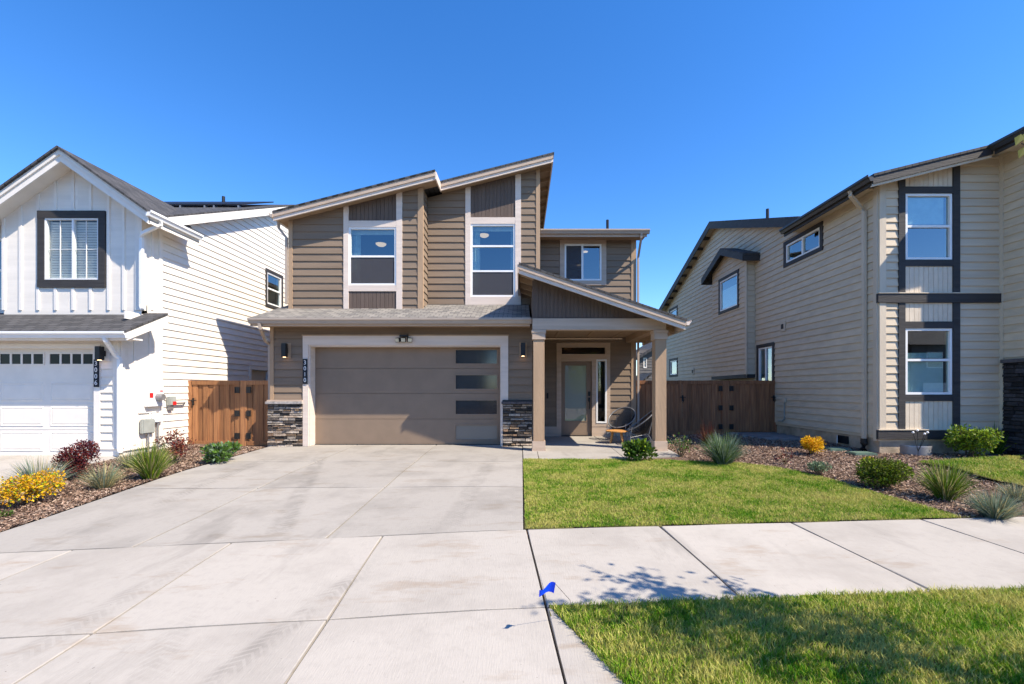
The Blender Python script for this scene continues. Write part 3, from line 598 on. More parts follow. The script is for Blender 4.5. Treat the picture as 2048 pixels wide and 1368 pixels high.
dr.fb(FW, door[0]+.006, gx0, .035, door[3]-.006, -.07, -.03); dr.fb(FW, gx1, door[1]-.006, .035, door[3]-.006, -.07, -.03); dr.fb(FW, gx0, gx1, .035, gz0, -.07, -.03); dr.fb(FW, gx0, gx1, gz1, door[3]-.006, -.07, -.03)
fd = dr.build('front_door', 'door_brown', H, bevel=.003)
MB().fb(FW, gx0, gx1, gz0, gz1, -.055, -.045).build('pane', 'glass_door', fd)
fg = MB(); q = .02
fg.fb(FW, gx0-q, gx1+q, gz0-q, gz0, -.03, -.018); fg.fb(FW, gx0-q, gx1+q, gz1, gz1+q, -.03, -.018); fg.fb(FW, gx0-q, gx0, gz0, gz1, -.03, -.018); fg.fb(FW, gx1, gx1+q, gz0, gz1, -.03, -.018); fg.build('glazing_bead', 'door_brown', fd)
hx = px(1178.5, W)
MB().fb(FW, hx-.035, hx+.035, pz(792, W), pz(783, W), -.03, .0).build('keypad_lock', 'black_metal', fd, bevel=.006)
MB().fb(FW, hx-.03, hx+.03, pz(803, W), pz(795, W), -.03, -.015).tube([(hx, W+.02, pz(799, W)), (hx, W-.05, pz(801, W)), (hx, W-.055, pz(812, W)), (hx, W+.01, pz(818, W))], .013, 8).build('door_handle', 'black_metal', fd)
bx('threshold', 'black_metal', fd, door[0], door[1], W-.05, W+.06, .013, .035)
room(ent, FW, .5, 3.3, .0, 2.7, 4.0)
tag(MB().fb(FW, px(1093.5, W), px(1096.5, W), pz(797, W), pz(786, W), .03, .055).build('doorbell', 'black_metal', None, bevel=.005), 'small black doorbell on the porch wall left of the front door', 'doorbell')
wn3 = window(H, FW, *win3, vs=[(win3[0]+win3[1])/2-.02], screens=(0,), depth=3.2, ceil=.12, wide=.5)
trims(wn3, FW, *win3, .14, PT)
for (u, v, Y) in ((1170, 503, 14.2), (1158, 530, 15.7)):
    x, z = px(u, Y), pz(v, Y)
    tag(MB().lathe((x, Y, z-.02), [(.085, 0), (.09, .02)], 20).build('downlight', 'lamp_glow', None), 'round recessed ceiling light seen in the upper right window, %s of the two' % ('nearer' if Y < 15 else 'farther'), 'ceiling light', 'recessed lights in the upper right window')
r3 = slabroof(H, [(.3, eW, zW+.02), (px(1296, eW), eW, zW+.02), (px(1296, eW), 21, zW+.02+.2*(21-eW)), (.3, 21, zW+.02+.2*(21-eW))], .05, 'shingle_dark', 'wing_roof')
gutter(r3, (xr2+.03, eW+.05, zW), (px(1299, eW), eW+.05, zW), (0, -1, 0), 'gutter_taupe', .12)
MB().box(xr2, px(1295, eW), eW+.05, eW+.08, zW-.19, zW-.01).build('fascia', 'taupe_trim', r3); MB().box(xr2, px(1295, eW), eW+.08, W, zW-.13, zW-.1).build('soffit', 'soffit', r3)
downspout(r3, [(px(1283, eW), eW, zW-.1), (px(1283, eW), eW+.02, zW-.22), (XR+.05, W-.06, zW-.65), (XR+.05, W-.06, .1)], 'gutter_taupe', .04)
tag(MB().tube([(px(1215, 14.5), 14.5, zW+.1), (px(1215, 14.5), 14.5, pz(440, 14.5))], .045, 10).build('vent_pipe', 'black_metal', None), 'short black vent pipe on the roof over the upper right window', 'vent pipe')
# --- rest of the shell
YB = 21.
MB().box(XL, XL+.15, G+.31, YB, -.05, 3.4).box(XU, XU+.15, U1+.16, YB, 3.4, und(XU)).build('side_wall', BS, H)
MB().box(XR-.15, XR, W+.16, YB, -.05, zW-.1).build('side_wall', BS, H)
MB().box(.12, .27, G+.31, W, -.05, 3.0).build('side_wall', BS, H)
MB().fp(front(YB), [(XL, -.05), (XR, -.05), (XR, 5.8), (xr2, 5.8), (xr2, und(xr2)), (XL, und(XL))], -.15, 0).build('back_wall', BS, H)
MB().fp(faceR(xr2), [(U2+.16, 5.0), (YB, 5.0), (YB, und(xr2)), (U2+.16, und(xr2))], -.12, 0).build('side_wall', BS, H)
# --- upper roof in one plane with a step in its front edge
xl, xm, xh = px(545, 11.35), px(870, 11.35), px(1106.7, 11.98)
def rp(X, Y, d=0): return (X, Y, roofz(X)-d)
ur = MB().loft([rp(xl, 11.33), rp(xm, 11.33), rp(xm, 21.4), rp(xl, 21.4)], [rp(xl, 11.33, .045), rp(xm, 11.33, .045), rp(xm, 21.4, .045), rp(xl, 21.4, .045)]).loft([rp(xm, 11.96), rp(xh+.02, 11.96), rp(xh+.02, 21.4), rp(xm, 21.4)], [rp(xm, 11.96, .045), rp(xh+.02, 11.96, .045), rp(xh+.02, 21.4, .045), rp(xm, 21.4, .045)]).build('upper_roof', 'shingle_side', H)
def rake(parent, X0, X1, zf, Y, mat1='taupe_trim', mat2='pale_trim', d0=.045, dm=.15, d1=.235):
    A = lambda X, d, y: (X, y, zf(X)-d)
    MB().loft([A(X0, d0, Y), A(X1, d0, Y), A(X1, dm, Y), A(X0, dm, Y)], [A(X0, d0, Y+.03), A(X1, d0, Y+.03), A(X1, dm, Y+.03), A(X0, dm, Y+.03)]).build('fascia', mat1, parent)
    MB().loft([A(X0, dm-.02, Y+.03), A(X1, dm-.02, Y+.03), A(X1, d1, Y+.03), A(X0, d1, Y+.03)], [A(X0, dm-.02, Y+.07), A(X1, dm-.02, Y+.07), A(X1, d1, Y+.07), A(X0, d1, Y+.07)]).build('fascia', mat2, parent)
rake(ur, xl, xm, roofz, 11.35); rake(ur, xm+.03, xh, roofz, 11.98)
def soff(X0, X1, Y0, Y1, d): return MB().loft([rp(X0, Y0, d), rp(X1, Y0, d), rp(X1, Y1, d), rp(X0, Y1, d)], [rp(X0, Y0, d+.02), rp(X1, Y0, d+.02), rp(X1, Y1, d+.02), rp(X0, Y1, d+.02)]).build('soffit', 'soffit', ur)
soff(xl+.02, xm, 11.42, U1+.14, .14); soff(xm, xr2, 12.05, U2+.14, .14)
soff(xr2, xh, 12.05, 21.3, .05); soff(xl+.02, XU, U1+.14, 21.3, .14)
bxm = MB().loft([(xm, 11.35, roofz(xm)-.045), (xm, 12.1, roofz(xm)-.045), (xm, 12.1, roofz(xm)-.235), (xm, 11.35, roofz(xm)-.235)], [(xm+.03, 11.35, roofz(xm)-.045), (xm+.03, 12.1, roofz(xm)-.045), (xm+.03, 12.1, roofz(xm)-.235), (xm+.03, 11.35, roofz(xm)-.235)]).build('fascia', 'pale_trim', ur)
MB().box(xh-.03, xh, 12.05, 21.3, roofz(xh)-.235, roofz(xh)-.05).build('fascia', 'pale_trim', ur)
for k in range(14):
    y = 12.6+k*.6; MB().loft([rp(xr2, y, .07), rp(xh-.03, y, .07), rp(xh-.03, y, .17), rp(xr2, y, .17)], [rp(xr2, y+.04, .07), rp(xh-.03, y+.04, .07), rp(xh-.03, y+.04, .17), rp(xr2, y+.04, .17)]).build('rafter_tail', 'brown_trim', ur)
gutter(ur, (xl+.01, 11.33, roofz(xl)-.05), (xl+.01, 21.3, roofz(xl)-.05), (-1, 0, 0), 'gutter_taupe', .11, .1)
downspout(ur, [(xl-.04, 11.7, roofz(xl)-.16), (xl-.04, 11.72, roofz(xl)-.3), (XU-.05, U1-.03, roofz(xl)-.55), (XU-.05, U1-.03, 3.62)], 'gutter_taupe', .04)
# --- porch
PF = 10.33; FP = front(PF+.03)
pr0, pr1 = px(1037.6, 9.9), px(1372, 9.9); pzl, pzr = pz(524.6, 9.9), pz(637.6, 9.9)
prz = lambda X: pzl+(pzr-pzl)*(X-pr0)/(pr1-pr0)
P = MB().loft([(pr0, 9.88, pzl), (pr1+.02, 9.88, prz(pr1+.02)), (pr1+.02, W, prz(pr1+.02)), (pr0, W-1.02, pzl)], [(pr0, 9.88, pzl-.045), (pr1+.02, 9.88, prz(pr1+.02)-.045), (pr1+.02, W, prz(pr1+.02)-.045), (pr0, W-1.02, pzl-.045)]).build('porch_roof', 'shingle_side', H)
rake(P, pr0, pr1, prz, 9.9)
def psof(X0, X1, d, Y0, Y1, mat='soffit', nm='soffit'): return MB().loft([(X0, Y0, prz(X0)-d), (X1, Y0, prz(X1)-d), (X1, Y1, prz(X1)-d), (X0, Y1, prz(X0)-d)], [(X0, Y0, prz(X0)-d-.02), (X1, Y0, prz(X1)-d-.02), (X1, Y1, prz(X1)-d-.02), (X0, Y1, prz(X0)-d-.02)]).build(nm, mat, P)
psof(pr0+.01, pr1-.01, .06, 9.97, 12.3)
for k in range(4): y = 10.15+k*.6; MB().loft([(pr0+.02, y, prz(pr0)-.09), (.27, y, prz(.27)-.09), (.27, y, prz(.27)-.22), (pr0+.02, y, prz(pr0)-.22)], [(pr0+.02, y+.04, prz(pr0)-.09), (.27, y+.04, prz(.27)-.09), (.27, y+.04, prz(.27)-.22), (pr0+.02, y+.04, prz(pr0)-.22)]).build('rafter_tail', 'brown_trim', P)
MB().box(pr0-.03, pr0, 9.9, 12.3, pzl-.235, pzl-.045).build('fascia', 'taupe_trim', P)
bz0, bz1 = pz(659.5, 10.3), pz(636.7, 10.3); bl, br_ = px(1065, 10.3), px(1332.5, 10.3)
gw = MB().fp(FP, [(bl, bz1), (br_-.02, bz1), (br_-.02, max(bz1+.01, prz(br_)-.1)), (bl, prz(bl)-.1)], -.1, 0).build('gable_wall', 'dark_panel', H)
vplanks(gw, FP, px(1076, PF), px(1325, PF), bz1+.02, prz(px(1076, PF))-.08, prz(px(1325, PF))-.08, 'dark_panel', .092)
board(gw, FP, bl, px(1076, PF), bz1, 0, 'dark_panel', .03, poly=[(bl, bz1), (px(1076, PF), bz1), (px(1076, PF), prz(px(1076, PF))-.09), (bl, prz(bl)-.09)])
MB().box(bl-.0, bl+.1, PF+.135, 12.3, bz1, 3.7).build('gable_side', 'dark_panel', H)
MB().box(bl, br_, 10.30, 10.52, bz0, bz1).build('porch_beam', PT, H, bevel=.004)
MB().box(br_-.22, br_-.002, 10.525, W-.04, bz0+.03, bz1-.002).build('porch_beam', 'brown_trim', H)
MB().box(bl+.02, br_-.23, 10.525, W-.04, 2.945, 2.97).build('porch_ceiling', 'porch_ceiling', H)
for X in (1.0, 1.9, 2.7): MB().box(X-.03, X+.03, 10.53, W-.05, 2.925, 2.944).build('ceiling_batten', 'brown_trim', H)
tag(MB().lathe((px(1181, 10.75), 10.75, 2.92), [(.05, 0), (.055, .02)], 16).build('porch_downlight', 'down_glow', None), 'tiny lit recessed downlight in the porch ceiling', 'ceiling light')
gutter(P, (pr1+.01, 9.9, prz(pr1)-.03), (pr1+.01, W, prz(pr1)-.03), (1, 0, 0), 'pale_trim', .11, .11)
MB().box(pr1-.03, pr1, 9.97, W, prz(pr1)-.24, prz(pr1)-.05).build('fascia', PT, P)
for k in range(5): y = 10.6+k*.6; MB().box(br_, pr1-.03, y, y+.04, prz(pr1)-.2, prz(pr1)-.08).build('rafter_tail', 'brown_trim', P)
for u0 in (1067, 1311):
    x0 = px(u0, PF); x1 = x0+.252; y0, y1 = PF, PF+.252; zb = gz(x0, PF)
    c = MB().box(x0+.02, x1-.02, y0+.02, y1-.02, zb+.2, bz0-.2).build('porch_column', BT, H)
    MB().box(x0, x1-.03, y0, y0+.02, zb+.245, bz0-.22).box(x1-.028, x1, y0+.006, y1-.006, zb+.245, bz0-.22).box(x0-.006, x0+.0, y0+.004, y1, zb+.245, bz0-.22).build('casing_board', BT, c)
    MB().box(x0-.04, x1+.03, y0-.035, y1+.035, zb-.02, zb+.05).box(x0-.03, x1+.02, y0-.025, y1+.025, zb+.05, zb+.24).build('plinth', PT, c, bevel=.004)
    MB().box(x0-.03, x1+.02, y0-.025, y1+.025, bz0-.22, bz0-.07).box(x0-.045, x1+.035, y0-.04, y1+.04, bz0-.07, bz0-.004).build('capital', PT, c, bevel=.004)
# --- fixtures on the brown house
def wall_lamp(x, Y, z0, z1, label, dirx=-1, wdt=.1, plate='brown_trim'):
    t = thing('wall_lamp', label, 'wall lamp', (x, Y, z0), 'black box lamps by the garage doors')
    hh = z1-z0
    MB().box(x-.09, x+.10, Y-.035, Y-.02, z0-.02, z1+.02).build('back_plate', plate, t, bevel=.003)
    MB().box(x-.055, x+.055, Y-.20, Y-.09, z0, z1).build('lamp_body', 'black_metal', t, bevel=.006)
    MB().box(x-.03, x+.03, Y-.09, Y-.035, z0+hh*.3, z1-hh*.3).build('bracket', 'black_metal', t)
    MB().lathe((x, Y-.145, z0-.004), [(.035, 0), (.035, .006)], 16).build('bulb_lens', 'down_glow', t)
wall_lamp(px(575, G), G, pz(715, G), pz(688, G), 'black box wall lamp between the brown corner and number 3010')
wall_lamp(px(1046, G), G, pz(713, G), pz(687, G), 'black box wall lamp right of the brown garage door above dark stone')
def digits(txt, x, y, z, size, parent, gap, mat='white_digit'):
    for i, ch in enumerate(txt):
        cu = bpy.data.curves.new('digit', 'FONT'); cu.body = ch; cu.size = size; cu.align_x = 'CENTER'; cu.align_y = 'CENTER'; cu.extrude = .002
        ob = bpy.data.objects.new('tmp', cu); COL.objects.link(ob); dg = bpy.context.evaluated_depsgraph_get(); me = bpy.data.meshes.new_from_object(ob.evaluated_get(dg)); bpy.data.objects.remove(ob)
        for v in me.vertices: v.co = Vector((v.co.x*.92, -v.co.z, v.co.y))
        me.materials.clear(); me.materials.append(M[mat]); o = bpy.data.objects.new('digit', me); link(o, parent, (x, y, z-i*gap))
def plaque(u0, u1, v0, v1, Y, off, txt, label):
    x0, x1, z0, z1 = px(u0, Y), px(u1, Y), pz(v1, Y), pz(v0, Y)
    t = thing('house_number_sign', label, 'sign', ((x0+x1)/2, Y-off, z0)); hgt = z1-z0
    MB().box(x0, x1, Y-off-.02, Y-off, z0, z1).build('sign_plate', 'sign_navy', t, bevel=.002)
    digits(txt, (x0+x1)/2, Y-off-.0235, z1-hgt*.155, hgt*.235, t, hgt*.232)
plaque(607.7, 616.8, 718, 768, G, .042, '3010', 'dark vertical number plaque reading 3010 on the pale garage trim')
t = thing('flood_light', 'solar flood light with three lamp heads above the brown garage door', 'flood light', (px(810, G), G-.05, pz(686, G)))
x, z = px(810, G), pz(680, G)
MB().loft([(x-.1, G-.047, z+.13), (x+.1, G-.047, z+.13), (x+.1, G-.047, z+.06), (x-.1, G-.047, z+.06)], [(x-.085, G-.2, z+.10), (x+.085, G-.2, z+.10), (x+.085, G-.2, z+.07), (x-.085, G-.2, z+.07)]).build('solar_panel', 'black_metal', t)
for k, (dx, an) in enumerate(((-.125, -.5), (0, 0), (.125, .5))):
    c, s_ = math.cos(an), math.sin(an)
    def q(a, b, zz): return (x+dx+a*c-b*s_*-1, G-.11-b*c+abs(an)*.04+a*s_*.6, z+zz)
    hd = MB().loft([q(-.055, 0, -.05), q(.055, 0, -.05), q(.055, 0, .05), q(-.055, 0, .05)], [q(-.06, .05, -.07), q(.06, .05, -.07), q(.06, .07, .03), q(-.06, .07, .03)]).build('lamp_head', 'black_metal', t)
    MB().loft([q(-.048, .052, -.06), q(.048, .052, -.06), q(.048, .073, .022), q(-.048, .073, .022)], [q(-.048, .06, -.06), q(.048, .06, -.06), q(.048, .08, .022), q(-.048, .08, .022)]).build('lens', 'led_lens', hd)
# ================================================================== the white house on the left
N = thing('white_house', 'white two-storey house with front gable and panelled garage door at the left edge', 'house', (-11, 11, 0))
XW = -8.4; YG, YU, YS2 = 9.41, 9.95, 10.49; zb = .0
WS, WP = 'white_siding', 'white_paint'
# garage front
FA = front(YG); dR = px(190, YG); dT = pz(697, YG); eA = 8.98; zA = pz(660, eA)
wa = wall(N, FA, -15, XW, zb-.1, zA+.1, zA+.1, WS, [(-13.9, dR, zb-.1, dT)], th=.2)
board(wa, FA, dR, px(202.5, YG), zb+.12, dT, WP, .03); board(wa, FA, -15, px(202.5, YG), dT, dT+.1, WP, .034); board(wa, FA, px(229, YG), XW, zb+.16, zA, WP, .034, name='corner_board')
board(wa, FA, px(188, YG), XW+.01, zb-.06, zb+.15, WP, .03, name='skirt_board'); board(wa, FA, px(188, YG), XW+.03, zb+.15, zb+.175, WP, .05, name='ledge')
siding(wa, FA, px(203, YG), px(229, YG), zb+.175, zA, zA, WS, .165, butt=0)
board(wa, FA, -15, px(203, YG), dT+.1, zA, WP, .012, name='header_board')
# panelled garage door
FAd = front(YG+.1); ga = MB().fb(FAd, -13.9, dR+.02, zb-.02, dT, -.05, 0).build('garage_door', WP, N)
rows = [908, 858, 808, 760, 700]; zz = [pz(v, YG+.1) for v in rows]
pw = px(190, YG+.1)-px(102, YG+.1)
for i in range(4):
    a, b = zz[i]+.01, min(zz[i+1]-.01, dT-.02)
    for j in range(4):
        x1 = px(190, YG+.1)-.03-j*(pw+.12); x0 = x1-pw+.02
        if i < 3:
            c = MB(); F = FAd
            ring = lambda e, o: [F(x0+e, a+.05+e, o), F(x1-e, a+.05+e, o), F(x1-e, b-.05-e, o), F(x0+e, b-.05-e, o)]
            r0, r1, r2, r3_ = ring(0, .0), ring(.015, .014), ring(.035, .002), ring(.055, .012)
            vs = r0+r1+r2+r3_; fs = [(k*4+m, k*4+(m+1) % 4, (k+1)*4+(m+1) % 4, (k+1)*4+m) for k in range(3) for m in range(4)]+[(12, 13, 14, 15)]
            c.add(vs, fs).build('raised_panel', WP, ga)
        else:
            wz0, wz1 = pz(728, YG+.1), pz(708, YG+.1); q = .02; f = MB()
            f.fb(FAd, x0-q, x1+q, wz0-q, wz0, 0, .02); f.fb(FAd, x0-q, x1+q, wz1, wz1+q, 0, .02); f.fb(FAd, x0-q, x0, wz0, wz1, 0, .02); f.fb(FAd, x1, x1+q, wz0, wz1, 0, .02)
            for k in (1, 2, 3): s = x0+(x1-x0)*k/4; f.fb(FAd, s-.02, s+.02, wz0, wz1, 0, .018)
            fr = f.build('door_window', WP, ga)
            for k in range(4): MB().fb(FAd, x0+(x1-x0)*k/4+.02*(k > 0), x0+(x1-x0)*(k+1)/4-.02*(k < 3), wz0, wz1, .001, .006).build('pane', 'glass_dark', fr)
    if i: MB().fb(FAd, -13.9, dR, zz[i]-.008, zz[i]+.008, 0, .006).build('panel_seam', WP, ga)
# upper front gable
FB = front(YU); gx0, gxa = px(8, YU), px(118, 9.55); za = pz(293, 9.55); sl_ = (za-pz(418, 9.55))/(px(294, 9.55)-gxa)
gzf = lambda X: za-sl_*abs(X-gxa)
wl = (px(91, YU), px(199, YU), pz(560, YU), pz(437, YU))
up = 3.05
wbA = wall(N, FB, gx0, gxa, up, gzf(gx0)-.2, gzf(gxa)-.2, WS, [(wl[0], gxa, wl[2], wl[3])])
wbB = wall(N, FB, gxa, XW, up, gzf(gxa)-.2, gzf(XW)-.2, WS, [(gxa, wl[1], wl[2], wl[3])])
wlo = window(N, FB, *wl, vs=[(wl[0]+wl[1])/2+.02], depth=1.6, gm='glass_clear', fw=.034)
trims(wlo, FB, *wl, .15, 'charcoal_trim', sill=.17, head=.16)
for s in ((wl[0]*3+wl[1])/4+.02, (wl[0]+wl[1]*3)/4): MB().fb(FB, s-.005, s+.005, wl[2]+.04, wl[3]-.04, -.018, -.004).build('muntin', 'vinyl', wlo)
MB().fb(FB, wl[0]+.05, wl[1]-.05, (wl[2]+wl[3])/2-.005, (wl[2]+wl[3])/2+.005, -.018, -.005).build('muntin', 'vinyl', wlo)
for k in range(22):
    z = wl[2]+.06+k*(wl[3]-wl[2]-.1)/22; MB().loft([FB(wl[0]+.02, z, -.10), FB(wl[1]-.02, z, -.10), FB(wl[1]-.02, z+.038, -.07), FB(wl[0]+.02, z+.038, -.07)], [FB(wl[0]+.02, z+.002, -.102), FB(wl[1]-.02, z+.002, -.102), FB(wl[1]-.02, z+.04, -.072), FB(wl[0]+.02, z+.04, -.072)]).build('blind_slat', 'blind', wlo)
k = -4
for u in (8, 42, 77, 112, 147, 182, 218, 248, 274):
    s = px(u, YU); o = [wl[0]-.16, wl[1]+.16]; top = gzf(s)-.22
    if o[0] < s < o[1]:
        board(wbB, FB, s-.03, s+.03, up+.1, wl[2]-.18, WP, .022, name='batten'); board(wbB, FB, s-.03, s+.03, wl[3]+.17, top, WP, .022, name='batten')
    else: board(wbB, FB, s-.03, s+.03, up+.1, top, WP, .022, name='batten')
board(wbB, FB, XW-.09, XW, up+.1, gzf(XW)-.22, WP, .03, name='corner_board')
# recessed wall at far left with a window
FC = front(10.6); wc = wall(N, FC, -15, gx0+.1, up, 5.6, 5.6, WS, [(-12.75, -11.7, 3.5, 4.95)])
window(N, FC, -12.75, -11.7, 3.5, 4.95, hs=[4.2], depth=1.2)
# right side wall
FS = faceR(XW); rk = lambda Y: 5.43+.454*(Y-10.4)-.12
wz = [(14.82, 15.70, pz(607, 14.82), pz(543, 14.82)), (13.95, 14.85, 0.0, 2.02)]
tri = [(14.72, 15.80, wz[0][2]-.1, wz[0][3]+.1), (13.82, 14.98, -.1, 2.15)]
sw = wall(N, FS, YU+.151, 16.2, zb-.1, rk(YU+.15), rk(16.2), WS, wz, th=.15)
MB().fp(FS, [(16.2, zb-.1), (22, zb-.1), (22, 5.4), (16.2, rk(16.2))], -.15, 0).build('side_wall', WS, N)
MB().fp(FS, [(YG+.2, zb-.1), (YU+.15, zb-.1), (YU+.15, 3.3), (YG+.2, zA+.1)], -.15, 0).build('side_wall', WS, N)
siding(sw, FS, YS2+.0, 16.2, zb+.15, rk(YS2), rk(16.2), WS, .167, tri, butt=0)
board(sw, FS, YS2-.09, YS2, zb+.1, 5.2, WP, .034, name='corner_board')
for s in (YG+.35, YG+.75): board(sw, FS, s-.03, s+.03, zb+.2, 2.75 if s < YU else 2.9, WP, .02, name='batten')
board(sw, FS, YU+.25, YU+.31, 3.2, 5.1, WP, .02, name='batten')
board(sw, FS, YG-.0, YG+.09, zb+.17, 2.7, WP, .03, name='corner_board'); board(sw, FS, YU-.03, YU+.09, 3.15, 5.15, WP, .03, name='corner_board')
board(sw, FS, YG+.1, YS2-.09, 2.9, 3.06, WP, .03, name='band_board'); board(sw, FS, YG, YS2-.1, zb+.1, zb+.13, WP, .04, name='ledge')
wsm = window(N, FS, *wz[0], hs=[(wz[0][2]+wz[0][3])/2], depth=1.2); trims(wsm, FS, *wz[0], .10, 'charcoal_trim')
sd = MB().fb(FS, 13.97, 14.83, .0, 2.0, -.08, -.03).build('side_door', 'beige_trim', N); trims(sd, FS, 13.95, 14.85, 0.02, 2.02, .11, WP)
# roofs of the white house
def slope_loop(f, X0, X1, Y0, Y1, d): return [(X0, Y0, f(X0)-d), (X1, Y0, f(X1)-d), (X1, Y1, f(X1)-d), (X0, Y1, f(X0)-d)]
gxe = px(294, 9.55); gxl = 2*gxa-gxe
gr = MB()
for sg in (1, -1):
    e_ = gxa+sg*(gxe+.03-gxa); m_ = gxa+sg*(XW+.3-gxa); lp_ = [(gxa, 9.5), (e_, 9.5), (e_, 11.1), (m_, 11.1), (gxa, 12.95)]
    gr.loft([(x, y, gzf(x)) for x, y in lp_], [(x, y, gzf(x)-.05) for x, y in lp_])
gr = gr.build('gable_roof', 'shingle_side', N)
for a, b in ((gxa, gxe), (gxl, gxa)): rake(gr, a, b, gzf, 9.55, WP, WP, .05, .16, .30)
for a, b in ((gxa, gxe), (gxl, gxa)): MB().loft(slope_loop(gzf, a, b, 9.62, YU+.1, .19), slope_loop(gzf, a, b, 9.62, YU+.1, .21)).build('soffit', WP, gr)
MB().loft(slope_loop(gzf, XW, gxe, YU+.1, 11.1, .2), slope_loop(gzf, XW, gxe, YU+.1, 11.1, .22)).build('soffit', WP, gr)
MB().box(gxe-.03, gxe, 9.6, 11.1, gzf(gxe)-.28, gzf(gxe)-.05).build('fascia', WP, gr)
gutter(gr, (gxe, 9.52, gzf(gxe)-.03), (gxe, 11.1, gzf(gxe)-.03), (1, 0, 0), 'vinyl', .12, .11)
ze = gzf(gxe)
downspout(gr, [(gxe+.04, 9.85, ze-.14), (gxe+.04, 9.87, ze-.22), (XW+.12, YU-.12, ze-.42), (XW+.05, YU-.06, ze-.5), (XW+.05, YU-.06, 3.25), (XW+.12, YU-.12, 3.15)], 'vinyl', .045)
ridgeY = 16.1; mrz = lambda Y: 5.43+.454*(Y-10.4) if Y <= ridgeY else 5.43+.454*(ridgeY-10.4)-.454*(Y-ridgeY)
mr_ = MB(); ex = XW+.3
for a, b in ((10.0, ridgeY), (ridgeY, 22.3)): mr_.loft([(-15, a, mrz(a)), (ex, a, mrz(a)), (ex, b, mrz(b)), (-15, b, mrz(b))], [(-15, a, mrz(a)-.05), (ex, a, mrz(a)-.05), (ex, b, mrz(b)-.05), (-15, b, mrz(b)-.05)])
mr_ = mr_.build('main_roof', 'shingle_dark', N)
for a, b in ((10.0, ridgeY), (ridgeY, 22.3)):
    MB().loft([(ex-.03, a, mrz(a)-.05), (ex-.03, b, mrz(b)-.05), (ex-.03, b, mrz(b)-.27), (ex-.03, a, mrz(a)-.27)], [(ex, a, mrz(a)-.05), (ex, b, mrz(b)-.05), (ex, b, mrz(b)-.27), (ex, a, mrz(a)-.27)]).build('fascia', WP, mr_)
    MB().loft([(XW-.1, a, mrz(a)-.12), (ex-.03, a, mrz(a)-.12), (ex-.03, b, mrz(b)-.12), (XW-.1, b, mrz(b)-.12)], [(XW-.1, a, mrz(a)-.14), (ex-.03, a, mrz(a)-.14), (ex-.03, b, mrz(b)-.14), (XW-.1, b, mrz(b)-.14)]).build('soffit', WP, mr_)
sA = .45; top_ = zA+sA*(YU-eA+.1); ax = px(240, eA)+.12
ar = slabroof(N, [(-15, eA, zA), (ax, eA, zA), (ax, YU+.1, top_+.04), (-15, YU+.1, top_+.04)], .05, 'shingle_dark', 'garage_roof')
MB().loft([(ax-.03, eA+.02, zA-.05), (ax-.03, YU+.1, top_-.02), (ax-.03, YU+.1, top_-.2), (ax-.03, eA+.02, zA-.2)], [(ax, eA+.02, zA-.05), (ax, YU+.1, top_-.02), (ax, YU+.1, top_-.2), (ax, eA+.02, zA-.2)]).build('fascia', WP, ar)
MB().box(-15, ax-.03, eA+.05, eA+.08, zA-.2, zA-.04).build('fascia', WP, ar); MB().box(-15, ax-.03, eA+.08, YG, zA-.17, zA-.14).build('soffit', WP, ar)
gutter(ar, (-15, eA+.05, zA-.03), (ax+.01, eA+.05, zA-.03), (0, -1, 0), 'vinyl', .13, .12)
downspout(ar, [(px(206, 8.95), eA+.0, zA-.14), (px(208, 8.95), eA+.02, zA-.22), (XW+.02, YG-.12, zA-.48), (XW+.06, YG-.07, zA-.56), (XW+.06, YG-.07, .2), (XW+.16, YG-.16, .08)], 'vinyl', .045)
MB().box(-15, -14.85, YG, 22, -.1, 5.4).box(-15, XW, 21.85, 22, -.1, 5.4).build('back_wall', WS, N)
for k in range(4):
    y0 = 14.0; x1 = -8.7-k*1.05; x0 = x1-1.0; y1 = 15.8
    t = thing('solar_panel', 'black solar panel on the white house roof, %s from the right' % ['first', 'second', 'third', 'fourth'][k], 'solar panel', (x0, y0, mrz(y0)), 'solar panels on the white house roof')
    MB().loft([(x0, y0, mrz(y0)+.08), (x1, y0, mrz(y0)+.08), (x1, y1, mrz(y1)+.08), (x0, y1, mrz(y1)+.08)], [(x0, y0, mrz(y0)+.12), (x1, y0, mrz(y0)+.12), (x1, y1, mrz(y1)+.12), (x0, y1, mrz(y1)+.12)]).build('panel_glass', 'sign_navy', t)
    MB().box(x0+.1, x0+.14, y0, y1, mrz(y0)-.02, mrz(y0)+.07).box(x1-.14, x1-.1, y0, y1, mrz(y0)-.02, mrz(y0)+.07).build('mounting_rail', 'grey_metal', t)
tag(MB().tube([(px(447, 15.5), 15.5, mrz(15.5)-.05), (px(447, 15.5), 15.5, pz(393, 15.5))], .05, 10).build('vent_pipe', 'black_metal', None), 'black vent pipe on the white house roof', 'vent pipe')
plaque(191.5, 201.5, 719, 774, YG, .031, '3006', 'dark vertical number plaque reading 3006 beside the white garage door')
wall_lamp(px(212, YG), YG, pz(721, YG), pz(694, YG), 'black box wall lamp above number 3006 on the white house', plate='white_paint')
